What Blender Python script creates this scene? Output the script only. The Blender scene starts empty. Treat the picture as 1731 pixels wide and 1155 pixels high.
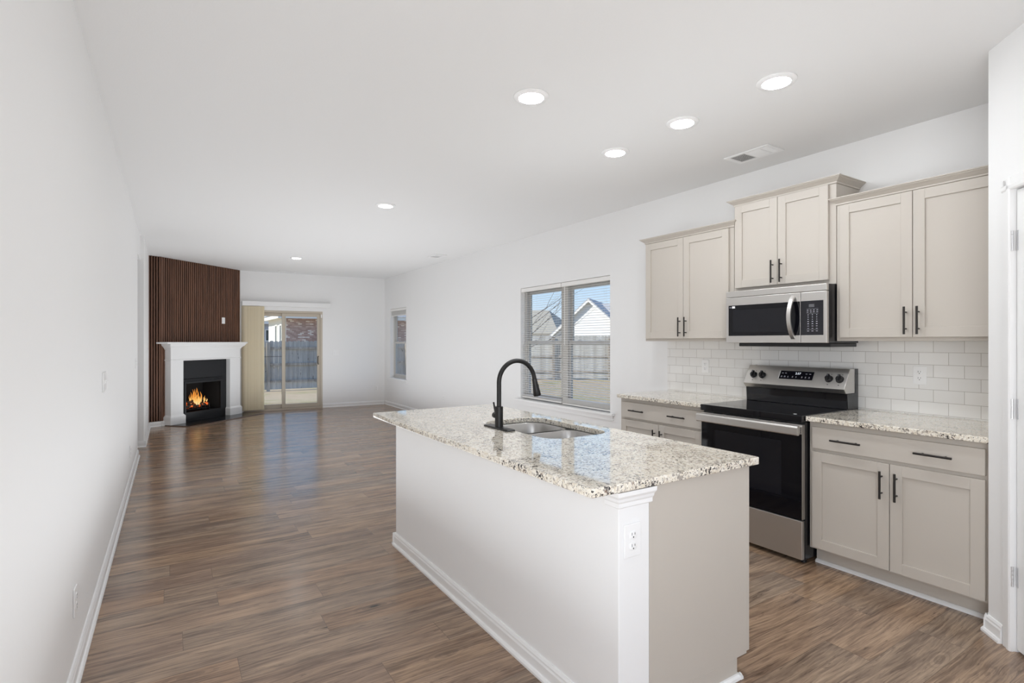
import bpy, bmesh, math, random
from mathutils import Vector, Matrix
R = math.radians
S = bpy.context.scene
COL = S.collection
random.seed(7)

# ------------------------------------------------------------------ camera
cam_d = bpy.data.cameras.new('camera'); cam = bpy.data.objects.new('camera', cam_d); COL.objects.link(cam)
cam_d.sensor_width = 36.0; cam_d.lens = 36.0*907.0/1731.0; cam_d.clip_start = 0.05; cam_d.clip_end = 300
cam.location = (0, 0, 1.372); cam.rotation_euler = (R(90), 0, R(-32.4855)); S.camera = cam
# ------------------------------------------------------------------ colour management
S.view_settings.view_transform = 'Standard'; S.view_settings.look = 'None'
S.view_settings.gamma = 1.0; S.view_settings.exposure = 0.10; S.view_settings.use_curve_mapping = False
S.cycles.max_bounces = 14; S.cycles.diffuse_bounces = 9; S.cycles.glossy_bounces = 5; S.cycles.transparent_max_bounces = 16
S.cycles.sample_clamp_indirect = 6.0; S.cycles.caustics_reflective = False; S.cycles.caustics_refractive = False
# ------------------------------------------------------------------ sky, sun, large lights
W = bpy.data.worlds.new('sky'); S.world = W; W.use_nodes = True
wn = W.node_tree.nodes; wl = W.node_tree.links; wn.clear()
tc = wn.new('ShaderNodeTexCoord'); sx = wn.new('ShaderNodeSeparateXYZ'); sky = wn.new('ShaderNodeValToRGB')
wl.new(tc.outputs['Generated'], sx.inputs[0]); wl.new(sx.outputs[2], sky.inputs[0])
cr = sky.color_ramp; cr.elements[0].position = 0.0; cr.elements[0].color = (.80, .90, 1.0, 1); cr.elements[1].position = .55; cr.elements[1].color = (.14, .34, .80, 1)
e_ = cr.elements.new(.16); e_.color = (.40, .66, .98, 1)
bg = wn.new('ShaderNodeBackground'); bg.inputs['Strength'].default_value = 1.0
wo = wn.new('ShaderNodeOutputWorld'); wl.new(sky.outputs[0], bg.inputs[0]); wl.new(bg.outputs[0], wo.inputs[0])

def lamp(name, kind, loc, direction, energy, color=(1, 1, 1), size=None, size_y=None, angle=None):
    d = bpy.data.lights.new(name, kind); d.energy = energy; d.color = color
    if kind == 'AREA':
        d.shape = 'RECTANGLE'; d.size = size; d.size_y = size_y
    if kind == 'SUN': d.angle = angle
    if kind == 'POINT': d.shadow_soft_size = size
    o = bpy.data.objects.new(name, d); COL.objects.link(o); o.location = loc
    o.rotation_euler = Vector(direction).to_track_quat('-Z', 'Y').to_euler()
    return o
SUN_E = 5.0
lamp('sun', 'SUN', (0, 0, 30), (0.80, -0.06, -0.58), SUN_E, (1.0, 0.95, 0.88), angle=R(0.6))
# added fill lamp set at the unseen front opening behind the camera
lamp('front_fill', 'AREA', (0.95, -2.46, 1.45), (0, 1, 0.10), 4, (0.96, 0.98, 1.0), 2.2, 1.6)
# added fill lamp at the unseen left opening, brightening the kitchen fronts
lamp('side_fill', 'AREA', (-.30, -0.9, 1.25), (1, .20, 0.0), 57, (0.925, 0.962, 1.0), 1.5, 1.3)
# added fill lamps with no fixture, aimed straight up to brighten the ceiling
UPC = (0.925, 0.965, 1.0)
lamp('ceiling_fill_living', 'AREA', (1.9, 7.5, .05), (0, 0, 1), 84, UPC, 2.9, 6.4)
lamp('ceiling_fill_aisle', 'AREA', (.48, 2.3, .3), (0, 0, 1), 12, UPC, .6, 4.0)
lamp('ceiling_fill_range', 'AREA', (2.5, 2.2, 1.8), (0, 0, 1), 4.5, UPC, .9, 2.6)
lamp('ceiling_fill_entry', 'AREA', (1.0, -1.0, .3), (0, 0, 1), 5, UPC, 1.6, 2.0)
DOWNLIGHT = 132.0     # emission of each recessed lens

# ------------------------------------------------------------------ material helpers
def M(name, col=(.8, .8, .8), rough=.5, metal=0.0, spec=None, coat=None):
    m = bpy.data.materials.new(name); m.use_nodes = True
    b = m.node_tree.nodes['Principled BSDF']
    b.inputs['Base Color'].default_value = (*col, 1); b.inputs['Roughness'].default_value = rough
    b.inputs['Metallic'].default_value = metal
    if spec is not None: b.inputs['Specular IOR Level'].default_value = spec
    if coat is not None: b.inputs['Coat Weight'].default_value = coat
    return m
def srgb(r, g, b):
    f = lambda c: (c/255/12.92 if c/255 <= .04045 else ((c/255+.055)/1.055)**2.4)
    return (f(r), f(g), f(b))
class N:
    """small node-graph helper"""
    def __init__(s, m): s.t = m.node_tree; s.b = s.t.nodes.get('Principled BSDF')
    def n(s, kind, **kw):
        x = s.t.nodes.new('ShaderNode'+kind)
        for k, v in kw.items():
            if k in x.inputs: x.inputs[k].default_value = v
            else: setattr(x, k, v)
        return x
    def l(s, a, b): s.t.links.new(a, b)
    def coords(s): return s.n('TexCoord').outputs['Object']
    def map(s, vec, scale=(1, 1, 1), loc=(0, 0, 0), rot=(0, 0, 0)):
        x = s.n('Mapping'); x.inputs['Scale'].default_value = scale; x.inputs['Location'].default_value = loc; x.inputs['Rotation'].default_value = rot
        s.l(vec, x.inputs['Vector']); return x.outputs[0]
    def noise(s, vec, scale, detail=3, rough=.5, dist=0):
        x = s.n('TexNoise'); x.inputs['Scale'].default_value = scale; x.inputs['Detail'].default_value = detail
        x.inputs['Roughness'].default_value = rough; x.inputs['Distortion'].default_value = dist
        s.l(vec, x.inputs['Vector']); return x.outputs['Fac']
    def ramp(s, fac, stops, interp='LINEAR'):
        x = s.n('ValToRGB'); cr = x.color_ramp; cr.interpolation = interp
        while len(cr.elements) < len(stops): cr.elements.new(.5)
        for e, (p, c) in zip(cr.elements, stops):
            e.position = p; e.color = (*c, 1) if len(c) == 3 else c
        s.l(fac, x.inputs[0]); return x.outputs[0]
    def mix(s, fac, a, b, mode='MIX'):
        x = s.n('MixRGB'); x.blend_type = mode
        for i, v in ((0, fac), (1, a), (2, b)):
            if hasattr(v, 'is_output') or isinstance(v, bpy.types.NodeSocket): s.l(v, x.inputs[i])
            elif i == 0: x.inputs[0].default_value = v
            else: x.inputs[i].default_value = (*v, 1)
        return x.outputs[0]
    def math(s, op, a, b=None):
        x = s.n('Math'); x.operation = op
        for i, v in ((0, a), (1, b)):
            if v is None: continue
            if isinstance(v, bpy.types.NodeSocket): s.l(v, x.inputs[i])
            else: x.inputs[i].default_value = v
        return x.outputs[0]
    def bump(s, h, strength=.2, dist=.002):
        x = s.n('Bump'); x.inputs['Strength'].default_value = strength; x.inputs['Distance'].default_value = dist
        s.l(h, x.inputs['Height']); s.l(x.outputs[0], s.b.inputs['Normal'])
    def base(s, c): s.l(c, s.b.inputs['Base Color'])
    def rough(s, c): s.l(c, s.b.inputs['Roughness'])

def paint(name, col, rough, bscale, bstr):
    m = M(name, col, rough); g = N(m); c = g.coords()
    g.bump(g.noise(c, bscale, 3, .6), bstr, .001); return m
wall_m = paint('white_wall_paint', (.84, .84, .84), .55, 260, .12)
ceil_m = paint('white_textured_ceiling_paint', (.775, .775, .775), .8, 120, .35)
trim_m = paint('semi_gloss_trim_paint', (.84, .84, .84), .35, 90, .03)
cab_m = paint('greige_cabinet_paint', srgb(193, 186, 177), .38, 140, .03)
plate_m = M('white_plastic', (.86, .86, .86), .3)
slot_m = M('dark_slot', (.03, .03, .03), .6)
blackmetal_m = M('matte_black_metal', (.018, .017, .017), .38, .3)
bronze_m = M('dark_bronze_metal', (.03, .026, .024), .35, .6)
blackglass_m = M('black_ceramic_glass', (.005, .005, .007), .05, 0, .45)
ovenglass_m = M('black_oven_glass', (.004, .004, .006), .05, 0, .3)
ovenwin_m = M('oven_window_tint', (.010, .010, .013), .06, 0, .3)
blackplastic_m = M('black_plastic', (.012, .012, .013), .4)
blackenamel_m = M('black_enamel', (.012, .012, .014), .25)
charcoal_m = M('charcoal_fireplace_metal', (.012, .012, .014), .5, .2)
soot_m = M('sooty_firebrick', (.02, .019, .019), .85)
display_m = M('display_glass', (.008, .008, .012), .08)
hearth_m = M('polished_black_slate', (.010, .010, .012), .22)
vinyl_m = M('almond_vinyl_frame', srgb(190, 180, 165), .4)
vinylw_m = M('grey_white_vinyl_frame', srgb(196, 194, 190), .4)
blind_m = M('white_blind_slat', (.82, .81, .79), .45)
hinge_m = M('satin_nickel_hinge', (.72, .72, .73), .3, .6)
backing_m = M('black_felt_backing', (.008, .007, .007), .9)

def glow(name, col, strength):
    m = bpy.data.materials.new(name); m.use_nodes = True; t = m.node_tree; t.nodes.clear()
    e = t.nodes.new('ShaderNodeEmission'); e.inputs[0].default_value = (*col, 1); e.inputs[1].default_value = strength
    o = t.nodes.new('ShaderNodeOutputMaterial'); t.links.new(e.outputs[0], o.inputs[0]); return m
lens_m = glow('lit_led_lens', (.93, .968, 1.0), DOWNLIGHT)
lensdim_m = glow('lit_led_lens_living', (.955, .98, 1.0), 30.0)
ledtext_m = glow('white_led_digits', (.85, .92, 1.0), 1.0)
dimtext_m = M('grey_printed_legend', (.42, .42, .47), .5)

def steel(name, axis=(1, 1, 1), col=(.62, .60, .575), rough=.43):
    m = M(name, col, rough, 1.0); g = N(m); c = g.map(g.coords(), axis)
    f = g.noise(c, 9, 2, .5); g.rough(g.ramp(f, [(.3, (rough-.03,)*3), (.7, (rough+.03,)*3)])); return m
steel_m = steel('brushed_stainless_steel', (60, 1.0, 60))
sinksteel_m = steel('brushed_sink_steel', (4, 4, 40), (.46, .45, .44), .34)

def glass_mat(name, tint=(1, 1, 1)):
    m = bpy.data.materials.new(name); m.use_nodes = True; t = m.node_tree; t.nodes.clear(); g = N(m)
    ge = g.n('NewGeometry'); dp = g.n('VectorMath'); dp.operation = 'DOT_PRODUCT'; g.l(ge.outputs['Incoming'], dp.inputs[0]); g.l(ge.outputs['Normal'], dp.inputs[1])
    c = g.math('SUBTRACT', 1.0, g.math('ABSOLUTE', dp.outputs['Value']))
    fr = g.math('ADD', .03, g.math('MULTIPLY', g.math('POWER', c, 5.0), .8))
    tr = g.n('BsdfTransparent'); tr.inputs[0].default_value = (*tint, 1)
    gl = g.n('BsdfGlossy'); gl.inputs['Roughness'].default_value = .01
    mx = g.n('MixShader'); o = g.n('OutputMaterial')
    g.l(fr, mx.inputs[0]); g.l(tr.outputs[0], mx.inputs[1]); g.l(gl.outputs[0], mx.inputs[2]); g.l(mx.outputs[0], o.inputs[0])
    return m
glass_m = glass_mat('clear_window_glass', (.97, .985, .98))

def floor_mat():
    m = M('brown_plank_laminate', rough=.3); g = N(m); c = g.coords()
    br = g.n('TexBrick'); br.offset = .0; br.offset_frequency = 2
    sp = g.n('SeparateXYZ'); g.l(c, sp.inputs[0]); wnz = g.n('TexWhiteNoise'); wnz.noise_dimensions = '1D'; g.l(g.math('FLOOR', g.math('DIVIDE', sp.outputs[1], .186)), wnz.inputs['W'])
    cs = g.n('CombineXYZ'); g.l(g.math('ADD', sp.outputs[0], g.math('MULTIPLY', wnz.outputs['Value'], 1.22)), cs.inputs[0]); g.l(sp.outputs[1], cs.inputs[1])
    for k, v in (('Color1', (0, 0, 0, 1)), ('Color2', (1, 1, 1, 1)), ('Mortar', (.5, .5, .5, 1)), ('Scale', 1.0), ('Mortar Size', .0011), ('Mortar Smooth', .3), ('Bias', 0.0), ('Brick Width', 1.22), ('Row Height', .186)):
        br.inputs[k].default_value = v
    g.l(cs.outputs[0], br.inputs['Vector'])
    rid = g.n('SeparateColor'); g.l(br.outputs['Color'], rid.inputs[0]); r = rid.outputs[0]
    off = g.n('CombineXYZ'); g.l(g.math('MULTIPLY', r, 31.0), off.inputs[0]); g.l(g.math('MULTIPLY', r, 17.0), off.inputs[1]); g.l(g.math('MULTIPLY', r, 5.0), off.inputs[2])
    va = g.n('VectorMath'); va.operation = 'ADD'; g.l(c, va.inputs[0]); g.l(off.outputs[0], va.inputs[1]); v = va.outputs[0]
    wv = g.n('TexNoise'); wv.inputs['Scale'].default_value = 1.0; wv.inputs['Detail'].default_value = 2; g.l(g.map(v, (2.2, 5, 1)), wv.inputs['Vector'])
    ws = g.n('VectorMath'); ws.operation = 'MULTIPLY'; g.l(wv.outputs['Color'], ws.inputs[0]); ws.inputs[1].default_value = (.0, .05, 0)
    wa = g.n('VectorMath'); wa.operation = 'ADD'; g.l(v, wa.inputs[0]); g.l(ws.outputs[0], wa.inputs[1]); u = wa.outputs[0]
    broad = g.noise(g.map(u, (1.0, 8, 1)), 1.5, 4, .6, .4)
    fine = g.noise(g.map(u, (2.4, 52, 1)), 2.2, 6, .68, .3)
    grain = g.noise(g.map(u, (1.1, 22, 1)), 2.6, 5, .65, .6)
    tone = g.mix(.5, g.ramp(broad, [(.28, (0, 0, 0)), (.72, (1, 1, 1))]), g.ramp(g.mix(.5, fine, grain), [(.38, (0, 0, 0)), (.62, (1, 1, 1))]))
    col = g.ramp(tone, [(.08, srgb(84, 71, 61)), (.34, srgb(130, 112, 98)), (.58, srgb(160, 140, 122)), (.92, srgb(194, 172, 150))])
    hue = g.ramp(r, [(0, srgb(216, 204, 198)), (.3, srgb(255, 244, 232)), (.55, srgb(226, 224, 222)), (.8, srgb(255, 240, 222)), (1, srgb(238, 218, 202))])
    col = g.mix(.9, col, hue, 'MULTIPLY')
    streak = g.noise(g.map(u, (2.0, 24, 1)), 3.0, 5, .68, .9)
    col = g.mix(g.ramp(streak, [(.58, (0, 0, 0)), (.69, (.75,)*3)]), col, srgb(64, 51, 43))
    kv = g.n('TexVoronoi'); kv.inputs['Scale'].default_value = 1.0; g.l(g.map(u, (2.0, 5.4, 1)), kv.inputs['Vector'])
    kd = kv.outputs['Distance']
    ring = g.math('SINE', g.math('MULTIPLY', kd, 70.0))
    halo = g.ramp(kd, [(.06, (1, 1, 1)), (.30, (0, 0, 0))])
    col = g.mix(g.math('MULTIPLY', g.math('MULTIPLY', halo, .45), g.math('GREATER_THAN', ring, .1)), col, srgb(84, 68, 57))
    col = g.mix(g.ramp(kd, [(.035, (.92,)*3), (.10, (0, 0, 0))]), col, srgb(44, 34, 28))
    col = g.mix(g.math('MULTIPLY', br.outputs['Fac'], .6), col, srgb(50, 40, 34))
    g.base(col)
    g.rough(g.ramp(fine, [(.2, (.16,)*3), (.8, (.25,)*3)]))
    h = g.math('SUBTRACT', g.math('MULTIPLY', fine, .25), br.outputs['Fac']); g.bump(h, .10, .0006)
    return m
floor_m = floor_mat()

def granite_mat():
    m = M('speckled_cream_granite', rough=.04, coat=.4); g = N(m); c = g.coords()
    n1 = g.n('TexNoise'); n1.inputs['Scale'].default_value = 38; n1.inputs['Detail'].default_value = 3; g.l(c, n1.inputs['Vector'])
    sc = g.n('VectorMath'); sc.operation = 'SCALE'; g.l(n1.outputs['Color'], sc.inputs[0]); sc.inputs['Scale'].default_value = .022
    va = g.n('VectorMath'); va.operation = 'ADD'; g.l(c, va.inputs[0]); g.l(sc.outputs[0], va.inputs[1]); w = va.outputs[0]
    n = lambda sc_, d, r_, off, ds=.4: g.noise(g.map(w, (1, 1, 1), off), sc_, d, r_, ds)
    base = g.ramp(n(44, 6, .7, (0, 0, 0)), [(.30, srgb(196, 180, 154)), (.42, srgb(222, 211, 193)), (.52, srgb(234, 227, 213)), (.62, srgb(243, 239, 230)), (.72, srgb(214, 203, 186))])
    vo = g.n('TexVoronoi'); vo.inputs['Scale'].default_value = 180; g.l(w, vo.inputs['Vector']); sv = g.n('SeparateColor'); g.l(vo.outputs['Color'], sv.inputs[0])
    base = g.mix(.35, base, g.ramp(sv.outputs[0], [(0, srgb(205, 194, 176)), (.4, srgb(234, 228, 216)), (.75, srgb(246, 243, 236))], 'CONSTANT'))
    big = n(9, 4, .65, (5, 1, 2))
    grey = g.math('ADD', n(84, 4, .6, (2, 9, 4)), g.math('MULTIPLY', g.math('SUBTRACT', big, .5), .35))
    col = g.mix(g.ramp(grey, [(.555, (0, 0, 0)), (.60, (.85,)*3)]), base, srgb(150, 142, 134))
    brown = n(62, 4, .6, (7, 3, 1))
    col = g.mix(g.ramp(brown, [(.635, (0, 0, 0)), (.67, (.8,)*3)]), col, srgb(120, 92, 74))
    dk = g.math('ADD', n(112, 3, .55, (1, 4, 8)), g.math('MULTIPLY', g.math('SUBTRACT', n(13, 4, .65, (3, 3, 9)), .5), .55))
    col = g.mix(g.ramp(dk, [(.60, (0, 0, 0)), (.635, (1, 1, 1))]), col, srgb(58, 53, 52))
    g.base(col); return m
granite_m = granite_mat()

def tile_mat():
    m = M('glossy_subway_tile', rough=.12); g = N(m); s = g.n('SeparateXYZ'); g.l(g.coords(), s.inputs[0])
    cb = g.n('CombineXYZ'); g.l(g.math('SUBTRACT', s.outputs[1], 1.544-.153*40), cb.inputs[0]); g.l(g.math('SUBTRACT', s.outputs[2], .9215-.0765*4), cb.inputs[1])
    br = g.n('TexBrick'); br.offset = .5; br.offset_frequency = 2
    for k, v in (('Color1', (*srgb(238, 237, 235), 1)), ('Color2', (*srgb(231, 230, 228), 1)), ('Mortar', (*srgb(178, 173, 167), 1)), ('Scale', 1.0), ('Mortar Size', .0013), ('Mortar Smooth', .2), ('Bias', 0.0), ('Brick Width', .153), ('Row Height', .0765)):
        br.inputs[k].default_value = v
    g.l(cb.outputs[0], br.inputs['Vector']); g.base(br.outputs['Color'])
    g.rough(g.ramp(br.outputs['Fac'], [(0, (.12,)*3), (1, (.7,)*3)]))
    g.bump(g.math('SUBTRACT', 1.0, br.outputs['Fac']), .5, .0015); return m
tile_m = tile_mat()

def walnut_mat(name='walnut_slat_veneer', c0=(70, 46, 34), c1=(124, 86, 66)):
    m = M(name, rough=.45); g = N(m); c = g.coords()
    f = g.noise(g.map(c, (30, 30, 1.6)), 1.5, 5, .6, .6); f2 = g.noise(g.map(c, (7, 7, .35)), 2, 2)
    g.base(g.ramp(g.mix(.45, f, f2), [(.3, srgb(*c0)), (.68, srgb(*c1))])); return m
walnut_m = walnut_mat()
threshold_m = walnut_mat('dark_wood_threshold', (70, 54, 45), (104, 84, 71))

def weathered(name, c0, c1, c2, kn):
    m = M(name, rough=.85); g = N(m); c = g.coords(); s = g.n('SeparateXYZ'); g.l(c, s.inputs[0])
    br = g.noise(g.map(c, (7.2, 7.2, .05)), 1.0, 0); f = g.noise(g.map(c, (38, 38, 1.5)), 1.0, 4, .6, .4)
    col = g.ramp(g.mix(.5, br, f), [(.32, srgb(*c0)), (.5, srgb(*c1)), (.68, srgb(*c2))])
    k = g.noise(g.map(c, (9, 9, 3.2)), 1.3, 1); col = g.mix(g.ramp(k, [(.70, (0, 0, 0)), (.74, (kn,)*3)]), col, srgb(52, 52, 56))
    g.base(col); return m
fence_m = weathered('weathered_grey_pine', (146, 142, 136), (178, 174, 168), (206, 203, 196), .85)
post_m = weathered('weathered_post', (138, 128, 116), (168, 158, 146), (192, 184, 174), .4)
rfence_m = weathered('silvered_pine', (160, 155, 146), (188, 184, 176), (205, 202, 196), .3)

def ground_mat():
    m = M('dry_lawn_soil', rough=.95); g = N(m); c = g.coords()
    f = g.noise(c, .55, 5, .6); f2 = g.noise(c, 9, 5, .7); f3 = g.noise(c, 60, 3, .7)
    soil = g.ramp(g.mix(.5, f2, f3), [(.3, srgb(150, 128, 98)), (.7, srgb(204, 182, 150))])
    grass = g.ramp(g.mix(.5, f3, f2), [(.3, srgb(120, 116, 74)), (.7, srgb(176, 168, 116))])
    g.base(g.mix(g.ramp(f, [(.50, (0, 0, 0)), (.64, (.85,)*3)]), soil, grass)); g.bump(f3, .6, .02); return m
ground_m = ground_mat()

def brick_mat():
    m = M('mixed_brown_brick', rough=.85); g = N(m); s = g.n('SeparateXYZ'); c = g.coords(); g.l(c, s.inputs[0])
    cb = g.n('CombineXYZ'); g.l(g.math('ADD', s.outputs[0], s.outputs[1]), cb.inputs[0]); g.l(s.outputs[2], cb.inputs[1])
    br = g.n('TexBrick')
    for k, v in (('Color1', (0, 0, 0, 1)), ('Color2', (1, 1, 1, 1)), ('Mortar', (.55, .55, .55, 1)), ('Scale', 1.0), ('Mortar Size', .008), ('Brick Width', .21), ('Row Height', .075), ('Bias', 0.0)): br.inputs[k].default_value = v
    g.l(cb.outputs[0], br.inputs['Vector'])
    g.base(g.ramp(br.outputs['Color'], [(0, srgb(160, 130, 120)), (.45, srgb(182, 152, 140)), (.70, srgb(200, 176, 164)), (.84, srgb(228, 216, 206))], 'CONSTANT')); return m
brick_m = brick_mat()
def siding(name, col, pitch=.17):
    m = M(name, col, .7); g = N(m); s = g.n('SeparateXYZ'); g.l(g.coords(), s.inputs[0])
    f = g.math('FRACT', g.math('DIVIDE', s.outputs[2], pitch)); g.bump(f, .6, .02); return m
graysiding_m = siding('blue_grey_siding', srgb(172, 180, 196)); whitesiding_m = siding('white_siding', srgb(236, 236, 234))
def shingle(name, c0, c1):
    m = M(name, rough=.9); g = N(m); c = g.coords(); f = g.noise(g.map(c, (3, 3, 14)), 2, 4, .7)
    g.base(g.ramp(f, [(.3, srgb(*c0)), (.7, srgb(*c1))])); return m
roofgrey_m = shingle('grey_asphalt_shingle', (150, 150, 152), (186, 186, 188)); rooftan_m = shingle('tan_asphalt_shingle', (150, 142, 126), (182, 174, 158))
housewhite_m = M('white_exterior_trim', srgb(240, 238, 232), .6); darkpane_m = M('dark_house_pane', srgb(40, 62, 66), .1)
bark_m = M('grey_bark', srgb(92, 82, 74), .9)

def vane_mat():
    m = M('beige_translucent_vane', srgb(242, 236, 218), .5); t = m.node_tree; b = t.nodes['Principled BSDF']
    tr = t.nodes.new('ShaderNodeBsdfTranslucent'); tr.inputs[0].default_value = (*srgb(246, 236, 208), 1)
    mx = t.nodes.new('ShaderNodeMixShader'); mx.inputs[0].default_value = .45; o = t.nodes['Material Output']
    t.links.new(b.outputs[0], mx.inputs[1]); t.links.new(tr.outputs[0], mx.inputs[2]); t.links.new(mx.outputs[0], o.inputs[0]); return m
vane_m = vane_mat()
def log_mat():
    m = M('charred_log', rough=.9); g = N(m); c = g.coords(); f = g.noise(c, 22, 5, .7)
    g.base(g.ramp(f, [(.35, (.012, .01, .01)), (.7, (.09, .055, .035))]))
    e = g.noise(g.map(c, (1, 1, 1), (2, 5, 1)), 16, 3, .6); k = g.ramp(e, [(.56, (0, 0, 0)), (.66, (1, 1, 1))])
    g.l(g.mix(1.0, k, (1.0, .16, .02), 'MULTIPLY'), g.b.inputs['Emission Color']); g.b.inputs['Emission Strength'].default_value = 1.1; return m
log_m = log_mat()
def fire_mat():
    m = bpy.data.materials.new('gas_flame'); m.use_nodes = True; t = m.node_tree; t.nodes.clear(); g = N(m)
    s = g.n('SeparateXYZ'); c = g.coords(); g.l(c, s.inputs[0])
    z = g.math('ADD', g.math('DIVIDE', s.outputs[2], .34), g.math('MULTIPLY', g.noise(c, 14, 2), .35))
    col = g.ramp(z, [(.55, (1.0, .74, .34)), (.80, (1.0, .52, .13)), (1.15, (.85, .30, .05))])
    e = g.n('Emission'); g.l(col, e.inputs[0]); e.inputs[1].default_value = .95
    o = g.n('OutputMaterial'); g.l(e.outputs[0], o.inputs[0]); return m
fire_m = fire_mat()

# ------------------------------------------------------------------ geometry helpers
def nb(): return bmesh.new()
def box(bm, x0, x1, y0, y1, z0, z1):
    v = [bm.verts.new((x, y, z)) for z in (z0, z1) for y in (y0, y1) for x in (x0, x1)]
    for f in ((0, 2, 3, 1), (4, 5, 7, 6), (0, 1, 5, 4), (2, 6, 7, 3), (0, 4, 6, 2), (1, 3, 7, 5)): bm.faces.new([v[i] for i in f])
    return v
def prism(bm, poly, axis, a, b):
    def p(q, t): return (q[0], q[1], t) if axis == 'z' else ((q[0], t, q[1]) if axis == 'y' else (t, q[0], q[1]))
    A = [bm.verts.new(p(q, a)) for q in poly]; B = [bm.verts.new(p(q, b)) for q in poly]; n = len(poly)
    bm.faces.new(A); bm.faces.new(B[::-1])
    for i in range(n): bm.faces.new([A[i], B[i], B[(i+1) % n], A[(i+1) % n]])
    return A+B
def frame_pts(vs, mat):
    for v in vs: v.co = mat @ v.co
def cyl(bm, p0, p1, r0, r1=None, seg=20):
    p0 = Vector(p0); p1 = Vector(p1); d = p1-p0; r1 = r0 if r1 is None else r1
    m = Matrix.Translation((p0+p1)/2) @ d.to_track_quat('Z', 'Y').to_matrix().to_4x4()
    return bmesh.ops.create_cone(bm, cap_ends=True, segments=seg, radius1=r0, radius2=r1, depth=d.length, matrix=m)['verts']
def tube(bm, pts, rad, seg=14):
    pts = [Vector(p) for p in pts]; rad = rad if isinstance(rad, (list, tuple)) else [rad]*len(pts)
    t0 = (pts[1]-pts[0]).normalized(); up = Vector((0, 0, 1)) if abs(t0.z) < .9 else Vector((1, 0, 0))
    x = t0.cross(up).normalized(); rings = []
    for i, p in enumerate(pts):
        t = (pts[min(i+1, len(pts)-1)]-pts[max(i-1, 0)]).normalized()
        x = (x-t*x.dot(t)).normalized(); y = t.cross(x)
        rings.append([bm.verts.new(p+(x*math.cos(a)+y*math.sin(a))*rad[i]) for a in [2*math.pi*k/seg for k in range(seg)]])
    for a, b in zip(rings, rings[1:]):
        for k in range(seg): bm.faces.new([a[k], a[(k+1) % seg], b[(k+1) % seg], b[k]])
    bm.faces.new(rings[0][::-1]); bm.faces.new(rings[-1])
def loft(bm, rings, close_top=True, close_bot=True):
    V = [[bm.verts.new(p) for p in r] for r in rings]; n = len(V[0])
    for a, b in zip(V, V[1:]):
        for k in range(n): bm.faces.new([a[k], a[(k+1) % n], b[(k+1) % n], b[k]])
    if close_bot: bm.faces.new(V[0][::-1])
    if close_top: bm.faces.new(V[-1])
def rrect(cx, cy, w, l, r, z, seg=6):
    out = []
    for sx, sy, a0 in ((1, 1, 0), (-1, 1, 90), (-1, -1, 180), (1, -1, 270)):
        for k in range(seg+1):
            a = R(a0+90*k/seg); out.append((cx+sx*(w/2-r)+r*math.cos(a), cy+sy*(l/2-r)+r*math.sin(a), z))
    return out
def lathe(bm, prof, c, seg=32, axis='z', flip=1):
    rings = []
    for r, h in prof: rings.append([(c[0]+r*math.cos(2*math.pi*k/seg), c[1]+r*math.sin(2*math.pi*k/seg), c[2]+h*flip) for k in range(seg)])
    loft(bm, rings)

ORG = {}
def link(name, me, mat, parent):
    o = bpy.data.objects.new(name, me); COL.objects.link(o)
    for m in (mat if isinstance(mat, (list, tuple)) else [mat]): me.materials.append(m)
    if parent is not None:
        o.parent = parent; ORG[o.name] = ORG[parent.name]
    else: ORG[o.name] = Vector((0, 0, 0))
    return o
def obj(name, bm, mat, parent=None, bevel=0, smooth=False, seg=2):
    bmesh.ops.recalc_face_normals(bm, faces=bm.faces[:])
    org = ORG[parent.name] if parent is not None else Vector((0, 0, 0))
    if org.length > 0: bmesh.ops.translate(bm, verts=bm.verts[:], vec=-org)
    me = bpy.data.meshes.new(name); bm.to_mesh(me); bm.free()
    o = link(name, me, mat, parent)
    if smooth:
        for p in me.polygons: p.use_smooth = True
        me.set_sharp_from_angle(angle=R(38))
    if bevel:
        b = o.modifiers.new('edge', 'BEVEL'); b.width = bevel; b.segments = seg; b.limit_method = 'ANGLE'; b.angle_limit = R(40)
    return o
def tag(o, label, cat, group=None, kind=None):
    o['label'] = label; o['category'] = cat
    if group: o['group'] = group
    if kind: o['kind'] = kind
    return o
def thing(name, label, cat, loc=(0, 0, 0), rotz=None, group=None, kind=None):
    """Empty at the thing's base. rotz None: children are given in world coordinates; else in the thing's own frame."""
    o = bpy.data.objects.new(name, None); COL.objects.link(o); o.location = loc; o.empty_display_size = .1
    if rotz is not None: o.rotation_euler = (0, 0, rotz); ORG[o.name] = Vector((0, 0, 0))
    else: ORG[o.name] = Vector(loc)
    return tag(o, label, cat, group, kind)
def struct(name, bm, mat, label, cat, bevel=0, smooth=False):
    return tag(obj(name, bm, mat, None, bevel, smooth), label, cat, None, 'structure')
def text(name, body, size, mtx, mat, parent, depth=.0003):
    cu = bpy.data.curves.new(name, 'FONT'); cu.body = body; cu.size = size; cu.align_x = 'CENTER'; cu.align_y = 'CENTER'; cu.extrude = depth
    tmp = bpy.data.objects.new('tmp_text', cu); COL.objects.link(tmp)
    me = bpy.data.meshes.new_from_object(tmp); bpy.data.objects.remove(tmp)
    me.transform(mtx); me.transform(Matrix.Translation(-ORG[parent.name])); me.name = name; me.materials.clear()
    return link(name, me, mat, parent)
def axes(o, e1, e2):
    e1 = Vector(e1).normalized(); e2 = Vector(e2).normalized(); e3 = e1.cross(e2)
    return Matrix(((e1.x, e2.x, e3.x, o[0]), (e1.y, e2.y, e3.y, o[1]), (e1.z, e2.z, e3.z, o[2]), (0, 0, 0, 1)))
def fmtx(p, ang): return Matrix.Translation((p[0], p[1], 0)) @ Matrix.Rotation(ang, 4, 'Z')

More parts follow.
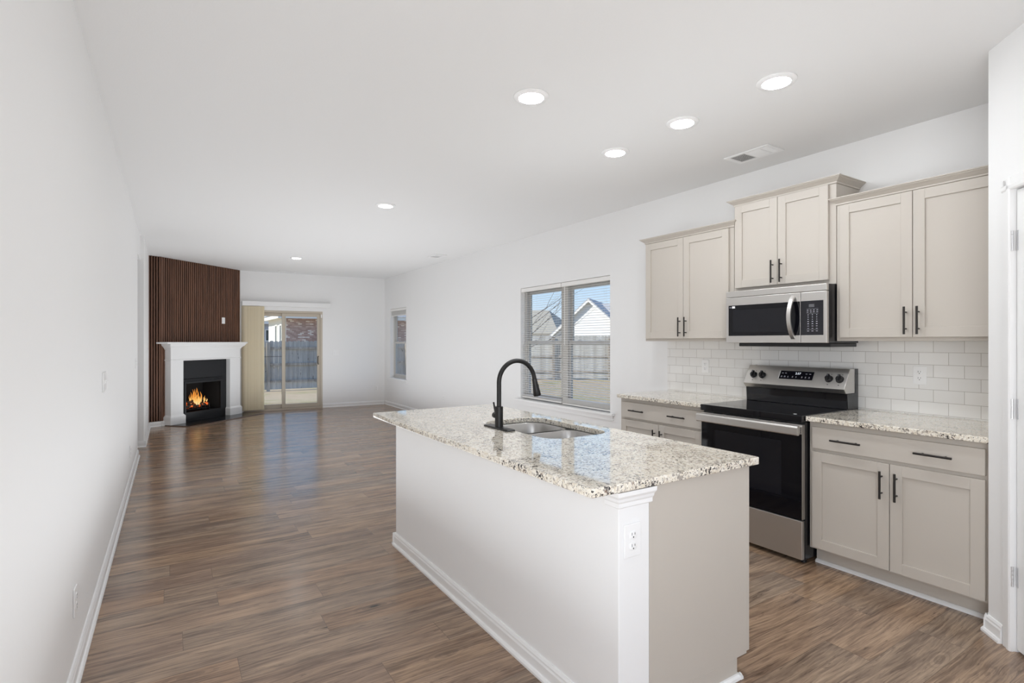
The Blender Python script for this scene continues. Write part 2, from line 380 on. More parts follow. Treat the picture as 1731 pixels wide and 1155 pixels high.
# ------------------------------------------------------------------ dimensions
H = 2.743; XR = 3.965; XL = -.33
BO = (1.0, 11.568); BA = -math.atan2(.148, 2.965)          # back wall frame: x along the wall, +y outdoors
FO = (-.13, 10.36); FA = math.atan2(1.15, 1.27)             # fireplace face frame: x along the face, -y into the room
PO = (3.262, .93); PA = R(225)                              # pantry face frame: x along the face, -y ... room side is +y? (see below)

# ------------------------------------------------------------------ shell
bm = nb(); box(bm, -1.7, 4.10, -2.7, 11.75, -.12, 0); struct('floor', bm, floor_m, 'brown wood plank floor running across the whole room', 'floor')
bm = nb(); box(bm, -1.7, 4.10, -2.7, 11.75, H, H+.12); struct('ceiling', bm, ceil_m, 'flat white textured ceiling with recessed lights', 'ceiling')
W1 = (4.275, 6.012, .605, 2.083); W2 = (10.16, 11.07, .605, 2.062)
bm = nb()
def wall_x(bm, x0, x1, y0, y1, holes):
    y = y0
    for a, b, c, d in holes:
        box(bm, x0, x1, y, a, 0, H); box(bm, x0, x1, a, b, 0, c); box(bm, x0, x1, a, b, d, H); y = b
    box(bm, x0, x1, y, y1, 0, H)
wall_x(bm, XR, XR+.15, .93, 11.6, [W1, W2]); struct('wall_right', bm, wall_m, 'long white right wall with two windows and the kitchen run', 'wall')
bm = nb(); wall_x(bm, XL-.12, XL, -2.6, 7.79, [(-1.75, -.05, .5, 2.2)])
struct('wall_left', bm, wall_m, 'long white left wall nearest the viewer', 'wall')
bm = nb(); box(bm, -.46, -.29, 8.43, 10.6, 0, H); box(bm, -.45, XL, 7.79, 8.43, 2.43, H); box(bm, -1.45, -.46, 8.43, 8.55, 0, H)
box(bm, -1.45, -1.35, 7.6, 8.43, 0, H); box(bm, -1.45, -.45, 7.55, 7.67, 0, H)
struct('wall_left_far', bm, wall_m, 'white wall past the hall opening beside the fireplace', 'wall')
# back wall, local frame
bm = nb(); DU = (.20, 1.662, 0.0, 1.99)
box(bm, -.3, DU[0], 0, .15, 0, H); box(bm, DU[0], DU[1], 0, .15, DU[3], H); box(bm, DU[1], 3.12, 0, .15, 0, H)
frame_pts(bm.verts, fmtx(BO, BA)); struct('wall_back', bm, wall_m, 'white far wall with the sliding glass door', 'wall')
# front wall behind the viewer, with an opening added to let light in
bm = nb(); box(bm, -.45, -.2, -2.6, -2.48, 0, H); box(bm, 2.1, 2.55, -2.6, -2.48, 0, H); box(bm, -.2, 2.1, -2.6, -2.48, 0, .6); box(bm, -.2, 2.1, -2.6, -2.48, 2.3, H)
struct('wall_front', bm, wall_m, 'white wall behind the viewer', 'wall')
# pantry: stub beside the cabinets, diagonal face with door, return behind the viewer
s2 = math.sqrt(.5); L = 1.2; ex, ey = PO[0]-L*s2, PO[1]-L*s2
bm = nb()
def dframe():  # local x along the face towards the viewer, local y into the room
    return Matrix(((-s2, -s2, 0, PO[0]), (-s2, s2, 0, PO[1]), (0, 0, 1, 0), (0, 0, 0, 1)))
DF = dframe()
prism(bm, [(PO[0], PO[1]), (XR+.15, PO[1]), (XR+.15, PO[1]-.1), (PO[0]+.04, PO[1]-.1)], 'z', 0, H)
D0, D1, DT = .166, .876, 2.047
vs = box(bm, 0, D0, -.11, 0, 0, H)+box(bm, D1, L, -.11, 0, 0, H)+box(bm, D0, D1, -.11, 0, DT, H)
frame_pts(vs, DF)
box(bm, ex, ex+.12, -2.6, ey, 0, H)
struct('wall_pantry', bm, wall_m, 'white angled pantry wall beside the base cabinets', 'wall')

# baseboards
BBP = [(0, 0), (.026, 0), (.026, .010), (.021, .018), (.0145, .020), (.0145, .058), (.011, .066), (.011, .073), (.006, .083), (0, .083)]
def bb(bm, p0, p1, n):
    p0 = Vector((*p0, 0)); p1 = Vector((*p1, 0)); d = p1-p0; n = Vector((*n, 0)).normalized()
    A = [bm.verts.new(p0+n*v+Vector((0, 0, z))) for v, z in BBP]; B = [bm.verts.new(p1+n*v+Vector((0, 0, z))) for v, z in BBP]; k = len(BBP)
    bm.faces.new(A); bm.faces.new(B[::-1])
    for i in range(k): bm.faces.new([A[i], B[i], B[(i+1) % k], A[(i+1) % k]])
bm = nb(); bb(bm, (XL, -2.4), (XL, 7.79), (1, 0)); struct('baseboard_left', bm, trim_m, 'white baseboard along the near left wall', 'baseboard')
bm = nb(); bb(bm, (-.29, 8.43), (-.29, 10.27), (1, 0)); bb(bm, (-1.3, 8.43), (-.264, 8.43), (0, -1)); struct('baseboard_left_far', bm, trim_m, 'white baseboard between hall opening and fireplace', 'baseboard')
bm = nb(); bb(bm, (XR, 3.50), (XR, 11.40), (-1, 0)); struct('baseboard_right', bm, trim_m, 'white baseboard under the windows of the right wall', 'baseboard')
bm = nb(); MB_ = fmtx(BO, BA); q0 = MB_ @ Vector((DU[1]+.004, 0, 0)); q1 = MB_ @ Vector((2.955, 0, 0)); nn = MB_.to_3x3() @ Vector((0, -1, 0))
bb(bm, q0[:2], q1[:2], nn[:2]); struct('baseboard_back', bm, trim_m, 'white baseboard right of the sliding door', 'baseboard')
bm = nb(); q0 = DF @ Vector((-.011, 0, 0)); q1 = DF @ Vector((.108, 0, 0)); bb(bm, q0[:2], q1[:2], (-s2, s2)); bb(bm, (PO[0]-.010, PO[1]+.0005), (3.383, PO[1]+.0005), (0, 1))
struct('baseboard_pantry', bm, trim_m, 'short white baseboard on the pantry wall corner', 'baseboard')

# ------------------------------------------------------------------ pantry door with casing and hinges
def pantry():
    dm = DF
    bm = nb(); cp = [(0, 0), (.012, .0), (.016, .006), (.016, .02), (.011, .026), (.011, .05), (.007, .057), (0, .057)]  # (out, across)
    vs = prism(bm, [(D0-a+.003, o) for o, a in cp], 'z', 0, DT+.052)
    vs += prism(bm, [(D1+a-.003, o) for o, a in cp], 'z', 0, DT+.052)
    vs += prism(bm, [(o, DT+a-.003) for o, a in cp], 'x', D0-.054, D1+.054)
    frame_pts(vs, dm); struct('trim_1', bm, trim_m, 'white moulded casing around the pantry door', 'door casing')
    d = thing('door_1', 'white pantry door at the right edge, hung on three hinges', 'door', (*(dm @ Vector((D0, 0, 0)))[:2], 0), None, None, 'structure')
    bm = nb(); a, b = D0+.004, D1-.004
    vs = box(bm, a, a+.11, -.048, -.012, .012, DT-.006)+box(bm, b-.11, b, -.048, -.012, .012, DT-.006)
    for z0, z1 in ((.012, .22), (.82, 1.0), (DT-.12, DT-.006)): vs += box(bm, a+.11, b-.11, -.048, -.012, z0, z1)
    for z0, z1 in ((.22, .82), (1.0, DT-.12)): vs += box(bm, a+.11, b-.11, -.044, -.022, z0, z1)
    frame_pts(vs, dm); obj('door_slab', bm, trim_m, d, .002)
    for z in (1.818, 1.074, .332):
        bm = nb(); vs = box(bm, D0-.012, D0-.001, -.010, .003, z-.044, z+.044)+box(bm, D0+.005, D0+.016, -.012, -.010, z-.044, z+.044)
        for k in range(5): vs += cyl(bm, (D0+.002, .004, z-.044+.0178*k), (D0+.002, .004, z-.044+.0178*k+.0165), .0055, None, 12)
        frame_pts(vs, dm); obj('hinge', bm, hinge_m, d, 0, True)
    bm = nb(); vs = cyl(bm, (b-.06, -.012, .95), (b-.06, .03, .95), .012)+cyl(bm, (b-.06, .03, .95), (b-.06, .06, .95), .026)
    frame_pts(vs, dm); obj('door_knob', bm, hinge_m, d, 0, True)
pantry()

# ------------------------------------------------------------------ right wall windows
def sash_window(nm, label, y0, y1, z0, z1, mull, sill_over, lites):
    w = thing(nm, label, 'window', (XR+.09, (y0+y1)/2, z0), None, None, 'structure')
    bm = nb(); f = .045; xa, xb = XR+.075, XR+.14
    box(bm, xa, xb, y0, y0+f, z0, z1); box(bm, xa, xb, y1-f, y1, z0, z1); box(bm, xa, xb, y0+f, y1-f, z0, z0+f); box(bm, xa, xb, y0+f, y1-f, z1-f, z1)
    if mull: box(bm, xa-.01, xb, mull[0], mull[1], z0+.0005, z1-.0005)
    obj('window_frame', bm, vinylw_m, w, .003)
    zm = (z0+z1)/2+.01
    for a, b in lites:
        for k, (c, d, xs) in enumerate(((zm-.02, z1-f, XR+.112), (z0+f, zm+.022, XR+.085))):
            bm = nb(); t = .032
            box(bm, xs, xs+.024, a, a+t, c, d); box(bm, xs, xs+.024, b-t, b, c, d); box(bm, xs, xs+.024, a+t, b-t, c, c+t+.006); box(bm, xs, xs+.024, a+t, b-t, d-t-.006, d)
            s = obj('sash', bm, vinylw_m, w, .002)
            bm = nb(); box(bm, xs+.010, xs+.014, a+t, b-t, c+t, d-t); obj('pane', bm, glass_m, s)
            if k == 1:
                for q in (.27, .73):
                    bm = nb(); yy = a+(b-a)*q; cyl(bm, (xs-.004, yy-.02, d+.005), (xs-.004, yy+.02, d+.005), .011, None, 14); obj('sash_lock', bm, vinylw_m, s, 0, True)
    bm = nb(); prism(bm, [(XR-.045, z0-.022), (XR-.045, z0-.006), (XR-.039, z0+.001), (XR+.076, z0+.001), (XR+.076, z0-.022)], 'y', y0-sill_over, y1+sill_over)
    box(bm, XR-.016, XR-.0005, y0-sill_over+.02, y1+sill_over-.02, z0-.075, z0-.022)
    obj('window_sill', bm, trim_m, w, .001)
    return w
sash_window('window_1', 'double white framed window with mini blinds on the right wall', *W1, (5.075, 5.205), .075, ((W1[0]+.045, 5.075), (5.205, W1[1]-.045)))
sash_window('window_2', 'narrow single window near the far right corner', *W2, None, .06, ((W2[0]+.045, W2[1]-.045),))
# unseen window added behind the viewer to bring in light
w3 = thing('added_window_front', 'added wide window for light in the wall behind the viewer', 'window', (.95, -2.54, .6), None, None, 'structure')
bm = nb(); box(bm, -.2, -.15, -2.58, -2.5, .6, 2.3); box(bm, 2.05, 2.1, -2.58, -2.5, .6, 2.3); box(bm, -.15, 2.05, -2.58, -2.5, .6, .65); box(bm, -.15, 2.05, -2.58, -2.5, 2.25, 2.3); box(bm, .93, .97, -2.58, -2.5, .65, 2.25)
obj('window_frame', bm, vinylw_m, w3)

w4 = thing('added_window_side', 'added window for light in the left wall behind the viewer', 'window', (XL-.06, -.9, .5), None, None, 'structure')  # unseen window added as the opening for the side fill lamp
bm = nb(); xa, xb = XL-.10, XL-.03; box(bm, xa, xb, -1.75, -1.7, .5, 2.2); box(bm, xa, xb, -.1, -.05, .5, 2.2); box(bm, xa, xb, -1.7, -.1, .5, .55); box(bm, xa, xb, -1.7, -.1, 2.15, 2.2); box(bm, xa, xb, -1.7, -.1, 1.33, 1.37)
obj('window_frame', bm, vinylw_m, w4)

def mini_blind(label, y0, y1, ztop, zbot, stack=0):
    t = thing('mini_blind', label, 'window blind', (XR+.03, (y0+y1)/2, ztop-.05), None, 'mini blinds in the right wall windows')
    bm = nb(); box(bm, XR+.006, XR+.058, y0, y1, ztop-.052, ztop-.004); obj('headrail', bm, blind_m, t, .003)
    bm = nb(); c, s = math.cos(R(13)), math.sin(R(13)); hw = .0125; z = ztop-.075; x = XR+.034
    zend = zbot+.03+stack*.004
    def slat(z):
        pts = [(-hw, -.0002), (-hw*.5, .0012), (0, .0017), (hw*.5, .0012), (hw, -.0002)]
        low = [(a, b-.0007) for a, b in pts]
        poly = [(x+a*c-b*s, z+a*s+b*c) for a, b in pts+low[::-1]]; prism(bm, poly, 'y', y0+.006, y1-.006)
    while z > zend: slat(z); z -= .0285
    for k in range(stack):
        zz = zbot+.024+k*.0042; box(bm, x-hw, x+hw, y0+.006, y1-.006, zz, zz+.0018)
    tag_ = obj('slats', bm, blind_m, t)
    bm = nb(); box(bm, x-.014, x+.014, y0+.004, y1-.004, zbot, zbot+.018); obj('bottom_rail', bm, blind_m, t, .003)
    for q in (.12, .88):
        bm = nb(); yy = y0+(y1-y0)*q
        for dx in (-.0135, .0135): cyl(bm, (x+dx, yy, zbot+.018), (x+dx, yy, ztop-.05), .0007, None, 6)
        obj('ladder_cord', bm, blind_m, t)
    bm = nb(); cyl(bm, (XR+.0, y1-.07, ztop-.05), (XR+.0, y1-.07, ztop-.75), .0035, None, 8); obj('tilt_wand', bm, blind_m, t, 0, True)
    return t
mini_blind('white mini blind lowered over the near half of the double window', W1[0]+.006, 5.13, W1[3], W1[2]+.012, 12)
mini_blind('white mini blind lowered over the far half of the double window', 5.142, W1[1]-.006, W1[3], W1[2]+.02, 3)
def raised_blind():
    y0, y1 = W2[0]+.006, W2[1]-.006; zt = W2[3]
    t = thing('mini_blind', 'white mini blind pulled up at the top of the narrow window', 'window blind', (XR+.03, (y0+y1)/2, zt-.05), None, 'mini blinds in the right wall windows')
    bm = nb(); box(bm, XR+.006, XR+.058, y0, y1, zt-.052, zt-.004); obj('headrail', bm, blind_m, t, .003)
    bm = nb()
    for k in range(20): box(bm, XR+.02, XR+.047, y0+.006, y1-.006, zt-.06-.004*k, zt-.0578-.004*k)
    obj('slats', bm, blind_m, t)
    bm = nb(); box(bm, XR+.02, XR+.048, y0+.004, y1-.004, zt-.158, zt-.140); obj('bottom_rail', bm, blind_m, t, .003)
raised_blind()

# ------------------------------------------------------------------ sliding glass door (back wall frame)
def sliding_door():
    d = thing('door_2', 'sliding glass patio door with tan frame in the far wall', 'door', (*BO, 0), BA, None, 'structure')
    u0, u1, zt = DU[0], DU[1], DU[3]; f = .045
    bm = nb(); box(bm, u0, u0+f, .0, .12, 0.0355, zt); box(bm, u1-f, u1, .0, .12, 0.0355, zt); box(bm, u0+f, u1-f, .0, .12, zt-f, zt); box(bm, u0, u1, .0, .14, -.02, .035)
    obj('door_frame', bm, vinyl_m, d, .002)
    um = .923
    for nm, a, b, ya in (('fixed_panel', u0+f, um+.035, .065), ('sliding_panel', um-.037, u1-f, .020)):
        bm = nb(); t = .058; z0, z1 = .038, zt-f-.002
        box(bm, a, a+t, ya, ya+.035, z0, z1); box(bm, b-t, b, ya, ya+.035, z0, z1); box(bm, a+t, b-t, ya, ya+.035, z0, z0+.075); box(bm, a+t, b-t, ya, ya+.035, z1-.065, z1)
        p = obj(nm, bm, vinyl_m, d, .002)
        bm = nb(); box(bm, a+t, b-t, ya+.014, ya+.019, z0+.075, z1-.065); obj('pane', bm, glass_m, p)
        if nm == 'sliding_panel':
            bm = nb(); tube(bm, [(b-.035, ya-.004, .90), (b-.05, ya-.035, .92), (b-.05, ya-.035, 1.05), (b-.035, ya-.004, 1.07)], .008, 10); obj('pull_handle', bm, bronze_m, p, 0, True)
        else:
            bm = nb(); box(bm, a+t, b-t, ya+.002, ya+.008, 1.066, 1.074); obj('security_bar', bm, bronze_m, p)
    bm = nb(); box(bm, u1-.035, u1-.012, -.008, .0, 1.86, 1.93); obj('contact_sensor', bm, plate_m, d, .003)
sliding_door()
def vertical_blind():
    t = thing('vertical_blind', 'beige vertical blind drawn to the side beside the fireplace', 'window blind', (*BO, 0), BA)
    bm = nb(); box(bm, .165, 1.805, -.105, -.001, 2.065, 2.155); obj('valance', bm, trim_m, t, .004)
    for k in range(15):
        u = .20+.0225*k; a = R(34+random.uniform(-13, 13)); bm = nb(); w = .0445
        poly = []
        for j in range(7):
            q = -w+2*w*j/6; b = .009*(1-(q/w)**2); poly.append((q, b))
        pts = poly+[(q, b-.0012) for q, b in poly[::-1]]
        vs = prism(bm, [(u+q*math.cos(a)-b*math.sin(a), -.052-q*math.sin(a)-b*math.cos(a)) for q, b in pts], 'z', .035, 2.06)
        obj('vane', bm, vane_m, t, 0, True)
vertical_blind()

# ------------------------------------------------------------------ fireplace corner
def fireplace():
    bm = nb(); m = fmtx(FO, FA)
    vs = box(bm, 0, .40, .03, .13, 0, H)+box(bm, 1.24, 1.71, .03, .13, 0, H)+box(bm, .40, 1.24, .03, .13, .75, H); frame_pts(vs, m)
    prism(bm, [(-.30, 10.325), (-.135, 10.40), (-.135, 10.5), (-.30, 10.5)], 'z', 0, H)
    struct('wall_fireplace', bm, wall_m, 'corner chimney wall behind the slatted wood panels', 'wall')
    # main slatted panel on the diagonal face
    t = thing('slat_panel', 'wide walnut slatted wood panel on the angled wall above the mantel', 'wall panel', (*FO, 0), FA, 'walnut slat panels around the fireplace')
    bm = nb(); box(bm, .045, 1.71, .016, .029, 1.05, H-.003); box(bm, .045, .30, .016, .029, .085, 1.05); box(bm, 1.35, 1.71, .016, .029, .085, 1.05); obj('backing', bm, backing_m, t)
    bm = nb(); u = .052
    while u < 1.70:
        z0 = .085 if (u+.027 < .30 or u > 1.35) else 1.06
        box(bm, u, u+.0255, 0, .0158, z0, H-.003); u += .0405
    obj('slats', bm, walnut_m, t, .0015, False, 1)
    bm = nb(); box(bm, 0, .045, 0, .029, .085, H-.003); obj('edge_trim', bm, walnut_m, t, .002)
    # narrow panel on the return
    dx, dy = .16, .075; a = math.atan2(dy, dx); ln = math.hypot(dx, dy)
    t = thing('slat_panel', 'narrow slatted wood panel on the short return left of the mantel', 'wall panel', (-.29, 10.285, 0), a, 'walnut slat panels around the fireplace')
    bm = nb(); box(bm, .0, ln-.004, .030, .036, .085, H-.003); obj('backing', bm, backing_m, t)
    bm = nb()
    for k in range(5): box(bm, .0385*k-.004, .0385*k+.0165, 0, .0298, .085, H-.003)
    obj('slats', bm, walnut_m, t, .0015, False, 1)
    bm = nb(); p0 = (-.288, 10.29); p1 = (-.132, 10.364); bb(bm, p0, p1, (dy, -dx)); q = m @ Vector((.055, 0, 0)); bb(bm, p1, q[:2], (math.sin(FA), -math.cos(FA)))
    struct('baseboard_fireplace', bm, trim_m, 'white baseboard under the narrow slatted panel', 'baseboard')
    # mantel surround
    t = thing('fireplace_mantel', 'white fireplace mantel with moulded shelf around black firebox', 'fireplace mantel', (*FO, .012), FA)
    for a, b in ((.075, .315), (1.325, 1.57)):
        bm = nb(); box(bm, a, b, -.12, .013, .14, 1.05); l_ = obj('pilaster', bm, trim_m, t, .003)
        bm = nb(); loft(bm, [[(a-e, -.12-e, z), (b+e, -.12-e, z), (b+e, .013, z), (a-e, .013, z)] for e, z in ((.024, 0), (.024, .125), (.016, .138), (.006, .150), (0, .158))]); obj('plinth', bm, trim_m, l_, .001)
    bm = nb(); box(bm, .075, 1.57, -.12, .013, 1.04, 1.245); obj('frieze', bm, trim_m, t, .002)
    def ring(e, z): return [(.075-e, -.12-e, z), (1.57+e, -.12-e, z), (1.57+e, .013, z), (.075-e, .013, z)]
    bm = nb(); loft(bm, [ring(e, z) for e, z in ((0, 1.042), (.009, 1.046), (.012, 1.052), (.012, 1.058), (.006, 1.064), (0, 1.068))]); obj('necking_moulding', bm, trim_m, t)
    bm = nb(); loft(bm, [ring(e, z) for e, z in ((0, 1.222), (.010, 1.226), (.012, 1.238), (.020, 1.250), (.034, 1.266), (.055, 1.284), (.066, 1.300), (.070, 1.312), (.070, 1.322))]); obj('crown_moulding', bm, trim_m, t)
    bm = nb(); box(bm, -.075, 1.655, -.215, .013, 1.322, 1.350); obj('shelf', bm, trim_m, t, .006, False, 3)
    # black firebox insert
    t = thing('fireplace_insert', 'black metal gas fireplace insert inside the white mantel', 'fireplace', (*FO, .012), FA)
    bm = nb(); a, b = .318, 1.322; o0, o1, z0, z1 = .42, 1.20, .13, .665
    box(bm, a, o0, -.035, .0, 0, 1.035); box(bm, o1, b, -.035, .0, 0, 1.035); box(bm, o0, o1, -.035, .0, z1, 1.035); box(bm, o0, o1, -.035, .0, 0, z0); obj('facade', bm, charcoal_m, t, .002)
    bm = nb(); prism(bm, [(-.035, .70), (-.062, .705), (-.062, .716), (-.035, .728)], 'x', o0-.06, o1+.02); obj('hood', bm, charcoal_m, t, .002)
    bm = nb(); e = .022
    box(bm, o0-.012, o0+e, -.046, -.036, z0-.01, z1+.012); box(bm, o1-e, o1+.012, -.046, -.036, z0-.01, z1+.012); box(bm, o0+e, o1-e, -.046, -.036, z1-e, z1+.012); box(bm, o0+e, o1-e, -.046, -.036, z0-.01, z0+e); obj('screen_frame', bm, charcoal_m, t, .002)
    bm = nb(); y1 = .38
    for q in (((o0, 0), (o0, y1)), ((o1, 0), (o1, y1))): 
        x = q[0][0]; box(bm, x-.012 if x == o0 else x, x if x == o0 else x+.012, .0, y1, z0, z1)
    box(bm, o0-.012, o1+.012, y1, y1+.012, z0, z1); box(bm, o0-.012, o1+.012, .0, y1+.012, z1, z1+.012); box(bm, o0-.012, o1+.012, .0, y1+.012, z0-.012, z0); obj('firebox', bm, soot_m, t)
    bm = nb()
    for k in range(6): box(bm, o0+.03, o1-.03, -.040, -.036, .03+.013*k, .036+.013*k)
    obj('lower_louver', bm, charcoal_m, t)
    # grate, logs, fire
    zb = .012+.13
    g = thing('fire_grate', 'black metal grate holding the logs in the firebox', 'grate', (*FO, zb), FA)
    bm = nb()
    for k in range(7):
        u = .50+.085*k; box(bm, u, u+.014, .05, .27, .055, .068); box(bm, u, u+.014, .05, .062, .055, .10)
    box(bm, .47, 1.06, .07, .082, .043, .055); box(bm, .47, 1.06, .24, .252, .043, .055)
    for u in (.49, 1.03):
        for y in (.07, .24): box(bm, u, u+.012, y, y+.012, 0, .043)
    obj('bars', bm, blackmetal_m, g)
    logs = [((.47, .10, .105), (1.06, .12, .105), .040, 'longest charred log along the front of the fire grate'), ((.50, .215, .112), (1.04, .20, .108), .042, 'charred log lying at the back of the fire grate'),
            ((.56, .06, .172), (.86, .20, .182), .030, 'charred log laid slantwise on top of the fire, left'), ((.98, .07, .200), (.74, .22, .226), .026, 'charred log laid slantwise on top of the fire, right')]
    for p0, p1, r, lab in logs:
        p0 = Vector(p0); p1 = Vector(p1); bm = nb(); n = 9
        tube(bm, [p0.lerp(p1, i/n)+Vector((0, .006*math.sin(i*1.9), .005*math.sin(i*2.7))) for i in range(n+1)], [r*(.85+.15*math.sin(i*1.3+r*99)**2) for i in range(n+1)], 12)
        o = obj('fire_log', bm, log_m, None, 0, True); o.location = (*FO, zb); o.rotation_euler = (0, 0, FA)
        tag(o, lab, 'log', 'logs in the fireplace')
    bm = nb(); rnd = random.Random(4)
    for k in range(26):
        u = rnd.gauss(.765, .125); u = min(max(u, .50), 1.02); y = rnd.uniform(.03, .22); hgt = max(.05, (.255-abs(u-.75)*.75)*rnd.uniform(.45, 1.12)); b0 = .125+rnd.uniform(-.02, .05); w = rnd.uniform(.006, .015); ph = rnd.uniform(0, 6)
        n = 9; tube(bm, [(u+.016*math.sin(ph+i*.75)*i/n, y, b0+hgt*i/n) for i in range(n+1)], [max(.0008, w*math.sin(math.pi*min(1, (.18+.82*i/n)))**.8*(1-.45*i/n)) for i in range(n+1)], 8)
    o = obj('fire', bm, fire_m, None, 0, True); o.location = (*FO, zb); o.rotation_euler = (0, 0, FA)
    tag(o, 'orange gas flames rising among the logs in the firebox', 'fire', None, 'stuff')
    # hearth
    t = thing('hearth', 'polished black hearth slab on the floor before the fireplace', 'hearth', (*FO, 0), FA)
    bm = nb(); box(bm, .09, 1.70, -.50, .0, .0005, .0115); obj('slab', bm, hearth_m, t, .001)
    bm = nb(); prism(bm, [(-.545, .0005), (-.54, .008), (-.502, .0115), (-.502, .0005)], 'x', .05, 1.70)
    box(bm, .05, .088, -.5015, -.0, .0005, .010); obj('wood_edge', bm, threshold_m, t)
    # blank plate on slats
    t = thing('blank_wall_plate', 'small white plate on the slatted panel above the mantel', 'wall plate', (*FO, 0), FA)
    bm = nb(); box(bm, 1.25, 1.322, -.008, -.0003, 1.70, 1.815); obj('plate', bm, plate_m, t, .002)
    bm = nb(); box(bm, 1.27, 1.302, -.0105, -.0082, 1.722, 1.793); obj('insert', bm, plate_m, t, .001)
fireplace()

# ------------------------------------------------------------------ plates: outlets and switches. frame: origin on the wall, e1 to the viewer's right, e2 up
def outlet(label, o, e1, wide=.072, group='wall outlets'):
    m = axes(o, e1, (0, 0, 1)); t = thing('wall_outlet', label, 'outlet', o, None, group)
    bm = nb(); box(bm, -wide/2, wide/2, -.0575, .0575, .0004, .006); frame_pts(bm.verts, m); p = obj('cover_plate', bm, plate_m, t, .0025)
    for s in (-1, 1):
        bm = nb(); loft(bm, [rrect(0, s*.0195, .034-e, .028-e, .011, z) for e, z in ((0, .0062), (0, .0078), (.002, .0084))]); frame_pts(bm.verts, m); r_ = obj('receptacle', bm, plate_m, t, 0, True)
        bm = nb(); y = s*.0195; box(bm, -.0075, -.0055, y-.001, y+.0085, .0084, .0088); box(bm, .0055, .0075, y+.0, y+.0075, .0084, .0088); cyl(bm, (0, y-.0075, .0083), (0, y-.0075, .0088), .0026, None, 10)
        frame_pts(bm.verts, m); obj('slots', bm, slot_m, r_)
    bm = nb(); cyl(bm, (0, 0, .006), (0, 0, .0072), .0028, None, 10); frame_pts(bm.verts, m); obj('screw', bm, plate_m, t)
def switch(label, o, e1, gangs, group='light switches'):
    m = axes(o, e1, (0, 0, 1)); t = thing('light_switch', label, 'light switch', o, None, group); w = .025+.046*gangs
    bm = nb(); box(bm, -w/2, w/2, -.0575, .0575, .0004, .006); frame_pts(bm.verts, m); obj('cover_plate', bm, plate_m, t, .0025)
    for k in range(gangs):
        x = (k-(gangs-1)/2)*.046; bm = nb(); box(bm, x-.005, x+.005, -.012, .012, .006, .0075); prism(bm, [(-.003, .0075), (.009, .0075), (.013, .0185), (.006, .0185)], 'x', x-.0038, x+.0038)
        frame_pts(bm.verts, m); obj('toggle', bm, plate_m, t, .0006)
outlet('white outlet on the tile between window and range', (3.956, 3.055, 1.155), (0, -1, 0))
outlet('white outlet on the tile right of the range', (3.956, 1.461, 1.16), (0, -1, 0))
outlet('white outlet on the end post of the island', (1.346, 1.3428, .686), (1, 0, 0), .078)
outlet('white outlet low on the near left wall', (XL, 2.80, .315), (0, 1, 0))
outlet('white outlet low on the left wall before the hall opening', (XL, 6.35, .31), (0, 1, 0))
outlet('white outlet low on the wall between hall opening and fireplace', (-.29, 9.35, .36), (0, 1, 0))
bp = lambda u, z: tuple(MB_ @ Vector((u, 0, z)))
bdir = tuple(MB_.to_3x3() @ Vector((1, 0, 0)))
outlet('white outlet low on the far wall near the corner', bp(2.78, .36), bdir)
outlet('white outlet low on the right wall between the windows', (XR, 8.41, .39), (0, -1, 0))
switch('white triple switch plate on the near left wall', (XL, 3.94, 1.135), (0, 1, 0), 3)
switch('white double switch plate on the left wall by the hall opening', (XL, 7.36, 1.125), (0, 1, 0), 2)
switch('white double switch plate right of the sliding door', bp(1.925, 1.135), bdir, 2)
switch('white single switch plate between hall opening and fireplace', (-.29, 9.6, 1.265), (0, 1, 0), 1)

# ------------------------------------------------------------------ ceiling lights and vents
def downlight(x, y, label, lm=lens_m):
    t = thing('recessed_light', label, 'ceiling light', (x, y, H), None, 'recessed ceiling lights')
    bm = nb(); lathe(bm, [(.098, -.0005), (.098, -.004), (.092, -.009), (.074, -.012), (.070, -.0125), (.070, -.0005)], (x, y, H), 40); obj('trim_ring', bm, plate_m, t, 0, True)
    bm = nb(); lathe(bm, [(.0695, -.010), (.066, -.0135), (.045, -.016), (.001, -.017)], (x, y, H), 40); obj('lens', bm, lm, t, 0, True)
downlight(1.702, 2.473, 'round recessed light over the island')
downlight(2.69, 1.635, 'round recessed light nearest the pantry, above the range aisle')
downlight(2.70, 2.258, 'round recessed light over the aisle, middle of three in a line')
downlight(2.713, 2.872, 'round recessed light over the aisle, farthest of three in a line')
downlight(1.826, 5.233, 'round recessed light in the middle of the room', lensdim_m)
downlight(1.741, 9.31, 'round recessed light near the far wall', lensdim_m)
